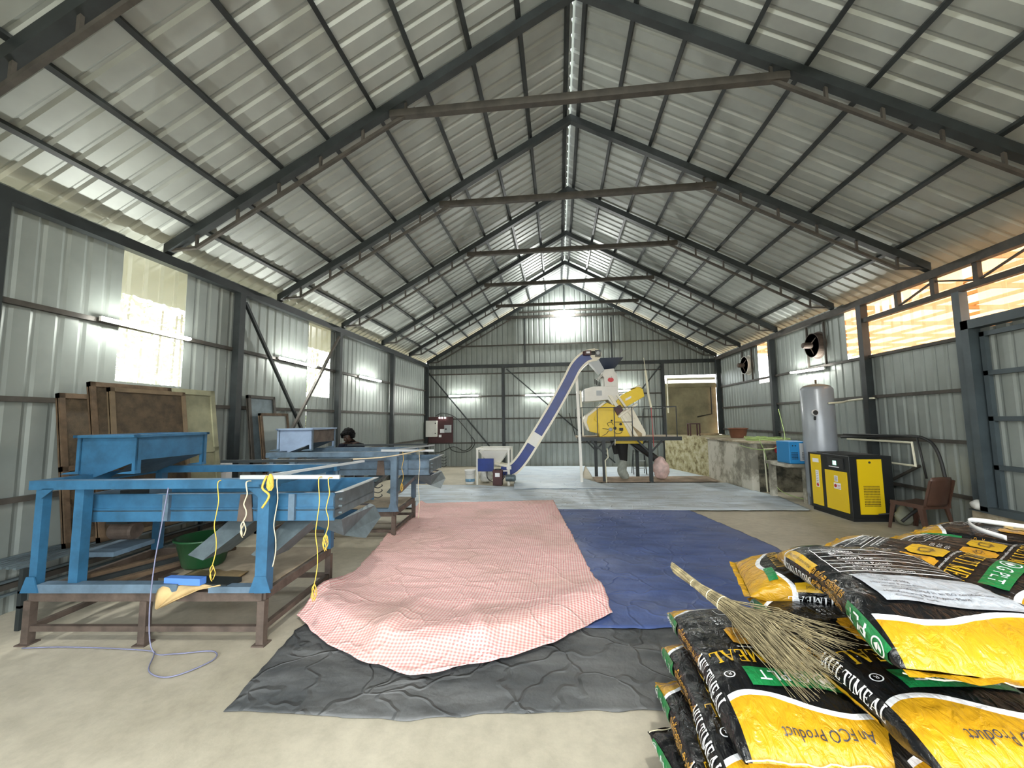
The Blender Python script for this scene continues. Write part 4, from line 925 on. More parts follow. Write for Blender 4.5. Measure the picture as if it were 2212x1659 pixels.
mb.add(a+b, [(0, 1, 5, 4), (1, 2, 6, 5), (2, 3, 7, 6), (3, 0, 4, 7)], mat('navy_hopper', (.05, .07, .12), .5)); mb.box((1.33, 11.95, 3.0), (1.6, 12.2, 3.12), mat('navy_hopper', (.05, .07, .12), .5)); mb.build('inlet_funnel', t).modifiers.new('t', 'SOLIDIFY').thickness = .006
# red apple mark
mb = MB(); cx, cz = 1.48, 2.8; pts = []
for k in range(40):
    a = 2*PI*k/40; r = .075*(1+.10*math.cos(2*a)-.0) * (1-.28*math.exp(-((a-PI/2)/.25)**2)); pts.append((cx+r*math.cos(a), SY0+.045, cz+r*math.sin(a)*.95))
mb.prism(pts, (0, .004, 0), mat('apple_red', (.55, .01, .02), .4)); mb.prism([(cx, SY0+.045, cz+.05), (cx+.01, SY0+.045, cz+.05), (cx+.03, SY0+.045, cz+.1), (cx+.02, SY0+.045, cz+.1)], (0, .004, 0), ink); mb.build('red_apple_emblem', t)
mb = MB()
for x, z, r in ((1.42, 1.42, .05), (1.54, 1.45, .04)): mb.lathe((x, SY0-.09, z), [(r*.5, 0), (r, .02), (r, .09)], pale_grey if x < 1.5 else black_rubber, 14, 'y')
mb.box((1.66, SY0-.05, 1.38), (1.76, SY0, 1.46), black_rubber); mb.lathe((1.7, SY0-.04, 1.56), [(.035, 0), (.035, .05)], black_rubber, 12, 'y'); mb.lathe((1.46, SY0-.04, 1.66), [(.025, 0), (.025, .05)], black_rubber, 12, 'y')
for q in ([(1.38, 1.5), (1.34, 1.58), (1.44, 1.62), (1.5, 1.54)], [(1.36, 1.38), (1.3, 1.3), (1.18, 1.24)], [(1.5, 1.36), (1.6, 1.3), (1.72, 1.34), (1.7, 1.4)], [(1.36, 1.42), (1.25, 1.44), (1.2, 1.44)]): mb.tube(smooth_path([(x, SY0-.05, z) for x, z in q], 5), .007, black_rubber, 5)
mb.build('air_regulators', t)
# spouts under the deck with sacks
mb = MB()
mb.tube([(1.75, 11.95, 1.15), (1.78, 11.95, .8), (1.8, 11.95, .52)], .13, dark_hole, 12, radii=[.22, .14, .1]); mb.tube([(1.55, 11.95, 1.15), (1.6, 11.95, .72)], .09, dark_hole, 10, radii=[.12, .07]); mb.build('outlet_spout', t)
mb = MB(); mb.tube([(2.0, 11.95, 1.12), (2.45, 11.95, .75), (2.72, 11.95, .55)], .1, black_paint, 12, radii=[.13, .1, .1]); mb.build('side_spout', t)
mb = MB(); mb.box((1.55, 11.7, 1.02), (2.3, 12.2, 1.16), yellow_paint); mb.build('under_deck_body', t)
mb = MB(); mb.tube(smooth_path([(1.8, 11.95, .58), (1.77, 11.94, .42), (1.74, 11.92, .25), (1.82, 11.94, .1), (1.84, 11.95, .045)], 5), .1, mat('grey_sack', (.3, .33, .29), .7, var=.2, vscale=8, bump=.3, bscale=14), 16, radii=None if False else [.09+.04*math.sin(PI*k/20) for k in range(20)]+[.03])
tag(mb.build('hanging_sack', smooth=True), 'translucent grey sack tied to the spout under the platform', 'sack')
sack((2.78, 11.85, .045), .25, .62, sack_pink, 'catch_sack', 'pinkish sack catching the side spout right of the platform leg', sd=3)
sack((3.1, 13.4, .03), .16, .45, sack_white, 'pale_bag', 'small pale blue-white bag against the mossy wall behind the platform', sd=7)
t = thing('step_ladder', 'small dark step ladder standing under the platform', 'ladder', (2.42, 12.95, 0))
mb = MB()
for x in (2.22, 2.6):
    mb.bar((x+.03*(1 if x < 2.4 else -1), 13.0, .75), (x, 12.85, .03), .025, .025, steel_dark); mb.bar((x+.03*(1 if x < 2.4 else -1), 13.0, .75), (x, 13.2, .03), .02, .02, steel_dark)
mb.build('rails', t); mb = MB()
for z in (.2, .42, .65): mb.box((2.25, 12.86+z*.12, z), (2.58, 12.93+z*.12, z+.02), pale_grey)
mb.build('treads', t)

# ------------------------------------------------------------------ platform right: tub, stool, hoses
t = thing('brown_tub', 'brown plastic tub on the edge of the concrete platform', 'tub', (5.0, 12.35, 1.135))
mb = MB(); mb.lathe((5.0, 12.2, 1.136), [(.18, 0), (.19, .02), (.235, .25), (.26, .255), (.26, .28), (.22, .28), (.17, .02), (.001, .02)], tub_brown, 26); mb.build('tub_body', t, smooth=True)
t = thing('plastic_stool', 'small dark maroon stool on the ledge in front of the cement tank', 'stool', (4.5, 14.4, 1.12))
mb = MB(); mb.box((4.33, 14.25, 1.5), (4.67, 14.55, 1.53), maroon); mb.build('seat', t)
for x, y in ((4.35, 14.27), (4.65, 14.27), (4.35, 14.53), (4.65, 14.53)):
    mb = MB(); mb.box((x-.02, y-.02, 1.12), (x+.02, y+.02, 1.5), maroon); mb.build('leg', t)
random.seed(12); mb = MB()
for k in range(7):
    cx, cy = 4.95+random.uniform(-.2, .2), 10.75+random.uniform(-.25, .25); rx, ry = random.uniform(.22, .4), random.uniform(.2, .4); ph = random.uniform(0, 6)
    mb.tube([(cx+rx*math.cos(ph+a*.35), cy+ry*math.sin(ph+a*.35), 1.15+.012*k+.01*math.sin(a)) for a in range(19)], .008, hose_g, 6)
mb.tube(smooth_path([(4.75, 10.4, 1.2), (4.6, 10.1, 1.17), (4.66, 10.02, .9), (4.72, 10.0, .5), (4.8, 9.8, .12), (4.95, 9.3, .02), (5.2, 8.9, .02)], 8), .008, hose_g, 6)
mb.tube(smooth_path([(4.3, 10.5, 1.05), (4.45, 10.05, .98), (4.8, 9.98, .98), (5.1, 10.1, 1.14), (5.25, 10.3, 1.3), (5.3, 10.6, 1.9)], 8), .008, hose_g, 6)
tag(mb.build('garden_hose', smooth=True), 'tangled green hose heaped on the concrete platform and hanging to the floor', 'hose')
mb = MB()
for k in range(3): mb.tube([(4.95+.3*math.cos(a*.33), 14.3+.2*math.sin(a*.33), 1.15+.02*k) for a in range(20)], .012, wood_pale, 6)
tag(mb.build('coiled_pipe', smooth=True), 'coil of pale pipe lying beside the small maroon stool', 'pipe coil')
mb = MB(); mb.tube([(4.7, 10.1, .0), (4.68, 10.1, .98), (5.2, 10.1, .99), (5.6, 10.1, .98)], .016, pvc, 8); tag(mb.build('standpipe'), 'cream plastic standpipe against the dark stone face of the platform', 'pipe')
for x, lab in ((4.95, 'left red water valve on the cream pipe'), (5.28, 'right red water valve on the cream pipe')):
    mb = MB(); mb.lathe((x, 10.06, .88), [(.03, 0), (.055, .03), (.055, .13), (.03, .17)], red_plastic, 14); mb.bar((x-.07, 10.06, .99), (x+.07, 10.06, .99), .03, .03, red_plastic); tag(mb.build('water_filter', smooth=False), lab, 'valve', 'red valves')

# exhaust fans
def fan(y, z, lab):
    t = thing('exhaust_fan', lab, 'fan', (RW-.1, y, z), 'exhaust fans on the right wall'); r = .25; x = RW-.14
    mb = MB(); mb.lathe((x, y, z), [(r, 0), (r+.015, 0), (r+.015, .12), (r+.05, .13), (r+.05, .135), (r, .135), (r, 0)], rust if y < 11 else white_paint, 28, 'x'); mb.build('ring', t)
    for k in range(4):
        a = k*PI/2+.5; mb = MB(); c = Vector((x+.06, y, z)); d = Vector((0, math.cos(a), math.sin(a))); e = Vector((0, -math.sin(a), math.cos(a)))
        mb.prism([c+d*.05-e*.03+Vector((-.02, 0, 0)), c+d*(r-.02)-e*.09+Vector((-.03, 0, 0)), c+d*(r-.02)+e*.07+Vector((.03, 0, 0)), c+d*.05+e*.03+Vector((.02, 0, 0))], (.004, 0, 0), pale_grey); mb.build('blade', t)
    mb = MB(); mb.lathe((x-.18, y, z), [(0, 0), (.06, 0), (.065, .02), (.065, .17), (.04, .2), (.04, .26)], rust, 18, 'x'); mb.build('motor', t)
    mb = MB()
    for k in range(3): a = k*2*PI/3+.3; mb.bar((x-.05, y, z), (x+.02, y+(r+.01)*math.cos(a), z+(r+.01)*math.sin(a)), .015, .015, rust)
    mb.build('motor_bracket', t)
    mb = MB(); mb.bar((RW-.05, y-.3, 3.72), (RW-.05, y-.3, 2.8), .04, .03, steel_brown); mb.build('mounting_rail', t); mb = MB(); mb.bar((RW-.05, y+.3, 3.72), (RW-.05, y+.3, 2.8), .04, .03, steel_brown); mb.build('mounting_rail', t)
fan(9.55, 3.26, 'rusty exhaust fan high on the right wall, nearer one'); fan(12.85, 3.26, 'pale exhaust fan on the right wall in the back corner')

# ------------------------------------------------------------------ air tank, dryer, compressor, chair
t = thing('air_receiver_tank', 'tall grey cylindrical air tank behind the yellow compressor', 'tank', (4.86, 8.55, 0))
c = (5.02, 8.6, 0); R = .27
prof = [(R*.6, .12), (R*.9, .17), (R, .26), (R, 2.22)]+[(R*math.cos(a), 2.22+.12*math.sin(a)) for a in [.3, .6, .9, 1.2, 1.45]]+[(.001, 2.345)]
mb = MB(); mb.lathe(c, prof, tank_grey, 36); mb.build('vessel', t, smooth=True)
mb = MB(); mb.lathe(c, [(R*math.cos(a)+.002, 2.223+.121*math.sin(a)) for a in [.5, .8, 1.1, 1.4]]+[(.001, 2.348)], tank_dust, 36); mb.build('dusty_top', t, smooth=True)
mb = MB(); mb.tube([(c[0], c[1], 2.33), (c[0], c[1], 2.42)], .018, wood, 8); mb.build('top_valve', t)
mb = MB(); mb.lathe((c[0]-.2, c[1]-.27, 1.78), [(.055, 0), (.055, .03)], plastic_white, 18, 'y'); mb.lathe((c[0]-.2, c[1]-.275, 1.78), [(.045, 0), (.045, .004)], ink, 18, 'y'); mb.tube([(c[0]-.2, c[1]-.24, 1.7), (c[0]-.18, c[1]-.2, 1.65)], .02, ink, 8); mb.build('pressure_gauge', t)
for k in range(3):
    a = k*2*PI/3+.4; mb = MB(); mb.box((c[0]+.22*math.cos(a)-.03, c[1]+.22*math.sin(a)-.03, 0), (c[0]+.22*math.cos(a)+.03, c[1]+.22*math.sin(a)+.03, .24), tank_grey); mb.build('leg', t)
mb = MB(); mb.tube(smooth_path([(c[0]+.02, 8.3, 1.95), (c[0]+.3, 8.35, 1.97), (RW-.17, 8.5, 2.0), (RW-.1, 8.2, 2.02), (RW-.1, 7.95, 2.02)], 5), .018, pvc, 8); tag(mb.build('air_outlet_pipe', smooth=True), 'cream pipe leaving the upper side of the grey air tank', 'pipe')
t = thing('air_dryer', 'blue and grey air dryer box on a concrete table', 'air dryer', (4.85, 8.9, .76))
mb = MB(); mb.box((4.56, 8.82, .775), (4.98, 9.3, 1.21), sky_paint); mb.build('cabinet', t, bevel=.01)
mb = MB(); mb.box((4.75, 8.8, .83), (5.0, 8.822, 1.18), pale_grey); mb.build('front_plate', t)
mb = MB()
for i in range(7):
    for j in range(5): mb.box((4.6+.018*i, 8.815, .86+.03*j), (4.61+.018*i, 8.8205, .88+.03*j), dark_hole); mb.box((4.79+.026*i, 8.795, .86+.03*j), (4.803+.026*i, 8.8005, .88+.03*j), dark_hole)
mb.box((4.62, 8.813, 1.12), (4.64, 8.8205, 1.14), dark_hole); mb.box((4.67, 8.813, 1.12), (4.69, 8.8205, 1.14), dark_hole)
mb.build('vent_slots', t, kind='stuff')
t = thing('concrete_table', 'rough concrete slab table under the blue air dryer', 'table', (4.9, 9.2, 0))
mb = MB(); mb.box((4.45, 8.76, .71), (5.4, 9.6, .77), plaster_m); mb.build('slab', t)
for x, y in ((4.82, 8.8), (5.3, 8.8), (4.5, 9.45), (5.3, 9.45)):
    mb = MB(); mb.box((x, y, 0), (x+.1, y+.12, .71), plaster_m); mb.build('leg', t)

# compressor: footprint from the photo, front-left corner (4.80,8.44) near corner (4.70,7.35) right corner (5.37,7.39)
t = thing('air_compressor', 'yellow and black screw air compressor cabinet beside the brown chair', 'compressor', (0, 0, 0))
CA = Vector((4.70, 7.35, 0)); ax = Vector((.67, .04, 0)); ay = Vector((.10, .98, 0)).normalized()*1.0; ax.normalize()
Wc, Dc, Hc = .67, 1.0, 1.05
t.location = CA; t['_o'] = (0, 0, 0); t.rotation_euler = (0, 0, math.atan2(ax.y, ax.x)); 
mb = MB(); mb.box((.02, .02, 0), (Wc-.02, Dc-.02, .07), black_paint); mb.build('plinth', t)
mb = MB(); mb.box((0, 0, .06), (Wc, Dc, Hc), black_paint); mb.box((.08, .12, Hc), (Wc-.08, Dc-.12, Hc+.012), black_rubber); mb.build('cabinet', t, bevel=.012)
mb = MB(); mb.box((.12, -.012, .12), (.50, 0, 1.0), yellow_panel)
mb.build('front_door', t)
mb = MB()
for i in range(12):
    for j in range(13): mb.box((.19+.021*i, -.0155, .25+.026*j), (.203+.021*i, -.0125, .262+.026*j), dark_hole)
mb.build('vent_perforation', t, kind='stuff')
mb = MB(); mb.lathe((.31, -.02, .95), [(.018, 0), (.018, .01)], ink, 12, 'y'); mb.build('door_lock', t)
mb = MB(); mb.box((-.012, .06, .12), (0, .56, .78), yellow_panel); mb.build('side_door', t)
mb = MB(); mb.box((-.012, .66, .12), (0, .92, 1.02), yellow_panel); mb.build('side_door', t)
mb = MB(); mb.box((-.02, .12, .82), (0, .48, 1.0), black_rubber); mb.build('control_panel', t); 
mb = MB(); mb.box((-.022, .26, .88), (-.0205, .34, .95), lcd); mb.box((-.0215, .2, .84), (-.0205, .44, .855), paper); mb.build('display', t)
for a, b, c, d in ((.2, .48, .36, .58), (.26, .6, .34, .7), (.72, .44, .8, .74), (.7, .88, .86, .95)): mb = MB(); mb.box((-.0145, a, b), (-.0125, c, d), paper); mb.build('warning_sticker', t)
mb = MB()
for y, z, r in ((.32, .53, .03), (.76, .48, .028)):
    mb.lathe((-.0165, y, z), [(r*.62, 0), (r, 0), (r, .002), (r*.62, .002)], ink_red, 20, 'x'); mb.bar((-.0155, y-r*.6, z-r*.6), (-.0155, y+r*.6, z+r*.6), .002, .008, ink_red)
for k in range(3): mb.box((-.016, .205, .495+.022*k), (-.0148, .275, .502+.022*k), ink_red)
for k in range(7): mb.box((-.016, .27, .615+.011*k), (-.0148, .33, .619+.011*k), ink); mb.box((-.016, .735, .52+.03*k), (-.0148, .785, .526+.03*k), ink)
mb.build('sticker_print', t)
mb = MB(); mb.tube(smooth_path([(.35, -.06, .13), (.5, -.14, .16), (.7, -.2, .1), (.85, -.1, .03), (1.0, .2, .02)], 6), .014, black_rubber, 7); mb.build('power_cable', t)

# pipes and hoses on the right wall
mb = MB(); mb.tube(smooth_path([(RW-.19, 8.75, 1.3), (RW-.17, 8.0, 1.34), (RW-.17, 7.2, 1.38), (RW-.17, 6.9, 1.34), (RW-.18, 6.74, 1.2), (RW-.18, 6.66, .9), (RW-.2, 6.66, .6), (5.3, 6.9, .3), (5.15, 7.0, .1)], 7), .022, black_rubber, 8)
mb.tube([(RW-.18, 8.7, 1.36), (RW-.18, 7.0, 1.38)], .016, black_rubber, 8); mb.tube([(RW-.18, 7.05, 1.36), (RW-.18, 6.95, .75)], .014, black_rubber, 8)
tag(mb.build('black_hose', smooth=True), 'black hoses and cables running along the right wall behind the chair', 'hose')
mb = MB(); mb.tube([(RW-.18, 8.6, 1.27), (RW-.18, 7.15, 1.28), (RW-.18, 7.12, .92), (RW-.18, 7.9, .92)], .018, pvc, 8); tag(mb.build('cream_pipe_loop'), 'cream plastic pipe bent in a loop on the right wall', 'pipe')
mb = MB(); mb.bar((RW-.1, 7.15, .92), (RW-.1, 7.95, .5), .035, .035, steel_brown); tag(mb.build('pipe_strut'), 'thin diagonal steel strut on the right wall behind the compressor', 'strut')

# brown plastic chair: seen from behind, facing the compressor / right wall
t = thing('plastic_chair', 'brown plastic chair without arms beside the compressor', 'chair', (0, 0, 0)); t['_o'] = (0, 0, 0)
def slabcurve(rows, m, name, th, par):
    mb = MB(); mb.quadstrip(rows, m); o = mb.build(name, par, smooth=True); s = o.modifiers.new('t', 'SOLIDIFY'); s.thickness = th; s.offset = 0; return o
rows = []
for i in range(9):
    v = i/8; z = .40+.42*v; yb = .22+.10*v; hw = .19+.015*math.sin(v*PI)-(.03*max(0, v-.85)/.15)
    rows.append([(u*hw, yb+.035*(1-(u)**2), z+(.012*(1-u*u) if i == 8 else 0)) for u in [-1, -.75, -.5, -.25, 0, .25, .5, .75, 1]])
slabcurve(rows, chair_mat, 'backrest', .012, t)
rows = []
for i in range(9):
    v = i/8; y = -.21+.43*v
    rows.append([(u*.22, y, .42-.018*(1-u*u)-.01*v) for u in [-1, -.9, -.5, 0, .5, .9, 1]])
rows = [[(u*.22, -.23, .37) for u in [-1, -.9, -.5, 0, .5, .9, 1]]]+rows
slabcurve(rows, chair_mat, 'seat', .012, t)
mb = MB()
for s in (-1, 1): mb.box((s*.225-.006, -.22, .365), (s*.225+.006, .24, .425), chair_mat)
mb.box((-.22, .225, .365), (.22, .237, .42), chair_mat); mb.build('seat_apron', t)
for sx, sy in ((-1, -1), (1, -1), (-1, 1), (1, 1)):
    mb = MB(); tx, ty = sx*.205, sy*.2; bx, by = sx*.235, sy*.27
    a = [(tx-.035*sx, ty, .42), (tx+.02*sx, ty, .42), (tx+.02*sx, ty-.055*sy, .42)]; b = [(bx-.022*sx, by, 0), (bx+.01*sx, by, 0), (bx+.01*sx, by-.035*sy, 0)]
    mb.add([(tx-.04*sx, ty+.01*sy, .42), (tx+.02*sx, ty+.01*sy, .42), (tx+.02*sx, ty-.06*sy, .42), (tx+.01*sx, ty-.06*sy, .42), (tx+.008*sx, ty-.0*sy, .42), (tx-.04*sx, ty, .42),
            (bx-.03*sx, by, 0), (bx+.01*sx, by, 0), (bx+.01*sx, by-.04*sy, 0), (bx, by-.04*sy, 0), (bx-.002*sx, by-.01*sy, 0), (bx-.03*sx, by-.01*sy, 0)],
           [(0, 1, 7, 6), (1, 2, 8, 7), (2, 3, 9, 8), (3, 4, 10, 9), (4, 5, 11, 10), (5, 0, 6, 11), (0, 5, 4, 1), (1, 4, 3, 2), (6, 7, 10, 11), (7, 8, 9, 10)], chair_mat)
    mb.build('leg', t)
for s in (-1, 1):
    mb = MB(); mb.bar((s*.2, .23, .40), (s*.195, .33, .78), .02, .03, chair_mat); mb.build('back_post', t)
t.location = (5.30, 6.86, 0); t.rotation_euler = (0, 0, math.radians(-166))
sack((5.33, 7.2, 0), .12, .3, mat('grey_cloth_bag', (.25, .26, .2), .8), 'grey_bag', 'dull grey bag standing on the floor behind the brown chair', sd=4)
sack((5.6, 6.27, .42), .12, .16, sack_white, 'plastic_bag', 'crumpled white plastic bag on the ledge beside the chair', sd=9)

# ------------------------------------------------------------------ printed feed bags
BL, BWD, BT = 1.02, .54, .158      # length (local y), width (local x), thickness
def bag_mat(bands=True):
    m = bpy.data.materials.new('printed_bag_film' if bands else 'plain_black_bag_film'); m.use_nodes = True; nt = m.node_tree; nd = nt.nodes; L = nt.links.new; N = nd.new
    b = nd['Principled BSDF']; uv = N('ShaderNodeUVMap'); sp = N('ShaderNodeSeparateXYZ'); L(uv.outputs[0], sp.inputs[0])
    def math_(op, a, b2=None, c=None):
        k = N('ShaderNodeMath'); k.operation = op
        for i, v in enumerate((a, b2, c)):
            if v is None: continue
            if isinstance(v, (int, float)): k.inputs[i].default_value = v
            else: L(v, k.inputs[i])
        return k.outputs[0]
    U, V = sp.outputs[0], sp.outputs[1]          # U across 0..1, V along 0..1
    s1 = math_('SINE', math_('MULTIPLY', U, 2*PI*.95)); c1 = math_('SINE', math_('MULTIPLY_ADD', U, 2*PI*.8, 2.2))
    top = math_('MULTIPLY_ADD', s1, .035, .862); bot = math_('MULTIPLY_ADD', c1, .055, .125)
    def ge(a, b2): return math_('GREATER_THAN', a, b2)
    top = math_('ADD', top, math_('MAXIMUM', ge(U, .95), ge(.04, U)))
    yel = math_('MAXIMUM', ge(V, top), ge(bot, V))
    wht = math_('MAXIMUM', ge(V, math_('SUBTRACT', top, .022)), ge(math_('ADD', bot, .022), V))
    m1_ = N('ShaderNodeMix'); m1_.data_type = 'RGBA'; L(wht, m1_.inputs[0]); m1_.inputs[6].default_value = (.0045, .005, .006, 1); m1_.inputs[7].default_value = (.75, .77, .78, 1)
    m2_ = N('ShaderNodeMix'); m2_.data_type = 'RGBA'; L(yel, m2_.inputs[0]); L(m1_.outputs[2], m2_.inputs[6]); m2_.inputs[7].default_value = (.47, .255, .010, 1)
    (L(m2_.outputs[2], b.inputs['Base Color']) if bands else None); b.inputs['Roughness'].default_value = .16
    if not bands: b.inputs['Base Color'].default_value = (.0045, .005, .006, 1); b.inputs['Specular IOR Level'].default_value = .2
    film_bump(nt, b); return m
def film_bump(nt, b, st=.55):
    nd = nt.nodes; N = nd.new; L = nt.links.new
    tc = N('ShaderNodeTexCoord'); mp = N('ShaderNodeMapping'); mp.inputs['Scale'].default_value = (1.3, .55, 1); L(tc.outputs['Object'], mp.inputs[0])
    n = N('ShaderNodeTexNoise'); n.inputs['Scale'].default_value = 20; n.inputs['Detail'].default_value = 6; n.inputs['Distortion'].default_value = 1.2; L(mp.outputs[0], n.inputs[0])
    bp = N('ShaderNodeBump'); bp.inputs['Strength'].default_value = st; bp.inputs['Distance'].default_value = .03; L(n.outputs[0], bp.inputs['Height']); L(bp.outputs[0], b.inputs['Normal'])
def film(name, col, st=.4):
    m = bpy.data.materials.new(name); m.use_nodes = True; b = m.node_tree.nodes['Principled BSDF']; b.inputs['Base Color'].default_value = (*col, 1); b.inputs['Roughness'].default_value = .3; film_bump(m.node_tree, b, st); return m
bagm_banded, bagm_plain = bag_mat(), bag_mat(False)
F_YEL, F_GRN, F_WHT, F_LAB, F_INK, F_ORG = film('print_yellow', (.55, .33, .012)), film('print_green', (.008, .17, .045)), film('print_white', (.8, .82, .82)), film('print_label', (.42, .45, .49)), film('print_ink', (.03, .03, .04)), film('print_amber', (.55, .27, .015))

_tc = {}
def text_geo(s):
    if s in _tc: return _tc[s]
    cu = bpy.data.curves.new('lettering', 'FONT'); cu.body = s; cu.size = 1; cu.resolution_u = 2
    ob = bpy.data.objects.new('lettering', cu); C.objects.link(ob); bpy.context.view_layer.update()
    me = ob.to_mesh(); vs = [(v.co.x, v.co.y) for v in me.vertices]; fs = [tuple(p.vertices) for p in me.polygons]
    ob.to_mesh_clear(); bpy.data.objects.remove(ob); bpy.data.curves.remove(cu)
    if vs:
        x0 = min(v[0] for v in vs); x1 = max(v[0] for v in vs); vs = [(x-x0, y) for x, y in vs]; w = x1-x0
    else: w = 1
    _tc[s] = (vs, fs, w); return _tc[s]
# slab-serif capitals drawn as strokes: (x0,y0,x1,y1,thickness)
GL = {'M': (.95, [(.14, 0, .14, 1, .07), (.14, 1, .47, .1, .17), (.47, .1, .8, 1, .07), (.8, 0, .8, 1, .17), (.02, 0, .28, 0, -1), (.66, 0, .95, 0, -1), (.0, 1, .24, 1, -1), (.72, 1, .95, 1, -1)]),
      'U': (.85, [(.18, .25, .18, 1, .17), (.18, .28, .28, .05, .15), (.28, .06, .55, .06, .1), (.55, .06, .68, .28, .08), (.68, .25, .68, 1, .07), (.04, 1, .34, 1, -1), (.56, 1, .82, 1, -1)]),
      'L': (.72, [(.2, 0, .2, 1, .17), (.06, 1, .38, 1, -1), (.06, .03, .66, .03, .07), (.64, 0, .66, .26, .06)]),
      'T': (.78, [(.39, 0, .39, 1, .17), (.02, .97, .76, .97, .07), (.05, .74, .03, 1, .06), (.73, .74, .75, 1, .06), (.22, 0, .56, 0, -1)]),
      'I': (.42, [(.2, 0, .2, 1, .17), (.04, 0, .36, 0, -1), (.04, 1, .36, 1, -1)]),
      'E': (.72, [(.2, 0, .2, 1, .17), (.06, .97, .64, .97, .07), (.06, .03, .66, .03, .07), (.2, .52, .5, .52, .07), (.64, 0, .66, .24, .06), (.62, .76, .63, 1, .06), (.5, .4, .5, .64, .05)]),
      'A': (.88, [(.1, 0, .42, 1, .07), (.42, 1, .74, 0, .18), (.2, .34, .6, .34, .06), (.0, 0, .24, 0, -1), (.58, 0, .9, 0, -1)]), ' ': (.3, [])}
def serif_geo(s):
    vs, fs, x = [], [], 0
    for ch in s:
        w, st = GL[ch]
        for a, b, c, d, t in st:
            if t < 0: q = [(a, b-.03), (c, b-.03), (c, b+.03), (a, b+.03)]
            else:
                dx, dy = c-a, d-b; l = math.hypot(dx, dy); nx, ny = -dy/l*t/2, dx/l*t/2
                q = [(a-nx, b-ny), (c-nx, d-ny), (c+nx, d+ny), (a+nx, b+ny)]
            o = len(vs); n = 5
            for k in range(n+1):
                f = k/n
                vs.append((x+q[0][0]+(q[1][0]-q[0][0])*f, q[0][1]+(q[1][1]-q[0][1])*f)); vs.append((x+q[3][0]+(q[2][0]-q[3][0])*f, q[3][1]+(q[2][1]-q[3][1])*f))
            for k in range(n): fs.append((o+2*k, o+2*k+2, o+2*k+3, o+2*k+1))
        x += w+.06
    return vs, fs, x
def grid_geo(x0, y0, x1, y1, nx=10, ny=6, rnd=0):
    vs = []; fs = []
    for j in range(ny+1):
        for i in range(nx+1):
            x = x0+(x1-x0)*i/nx; y = y0+(y1-y0)*j/ny
            vs.append((x, y))
    for j in range(ny):
        for i in range(nx): a = j*(nx+1)+i; fs.append((a, a+1, a+nx+2, a+nx+1))
    if rnd:   # rounded corners: pull the corner vertices in
        cx, cy = (x0+x1)/2, (y0+y1)/2
        for k in (0, nx, ny*(nx+1), (ny+1)*(nx+1)-1): x, y = vs[k]; vs[k] = (x+(rnd if x < cx else -rnd), y+(rnd if y < cy else -rnd))
    return vs, fs
def line_geo(pts, t, close=False):
    if close: pts = pts+[pts[0]]
    vs = []; fs = []
    for i in range(len(pts)-1):
        (a, b), (c, d) = pts[i], pts[i+1]; l = math.hypot(c-a, d-b)+1e-9; nx, ny = -(d-b)/l*t/2, (c-a)/l*t/2; n = max(1, int(l/.05)); o = len(vs)
        for k in range(n+1): f = k/n; x = a+(c-a)*f; y = b+(d-b)*f; vs += [(x-nx, y-ny), (x+nx, y+ny)]
        for k in range(n): fs.append((o+2*k, o+2*k+2, o+2*k+3, o+2*k+1))
    return vs, fs
def ring_geo(cx, cy, r, t, n=20): return line_geo([(cx+r*math.cos(2*PI*k/n), cy+r*math.sin(2*PI*k/n)) for k in range(n)], t, True)
def place(g, x, y, h, w=None, center=False):
    vs, fs = g[0], g[1]; gw = g[2] if len(g) > 2 else 1
    sx = h if w is None else w/gw
    ox = x-(gw*sx/2 if center else 0)
    return [(ox+a*sx, y+b*h) for a, b in vs], fs
def logo(cx, cy, r):   # leaf in a ring
    out = [ring_geo(cx, cy, r, r*.18)]
    out.append(([(cx-.02*r, cy-.6*r), (cx+.62*r, cy-.1*r), (cx+.3*r, cy+.55*r), (cx-.05*r, cy+.1*r)], [(0, 1, 2, 3)])); out.append(([(cx-.1*r, cy-.6*r), (cx-.12*r, cy+.1*r), (cx-.5*r, cy+.4*r), (cx-.62*r, cy-.15*r)], [(0, 1, 2, 3)]))
    return out
random.seed(77)
def scribble(cx, cy, s):
    p = []; a = 0
    for k in range(34): a += random.uniform(.4, 1.1); r = s*random.uniform(.3, 1); p.append((cx+r*math.cos(a), cy+r*math.sin(a)*.8))
    return line_geo(p, s*.045)
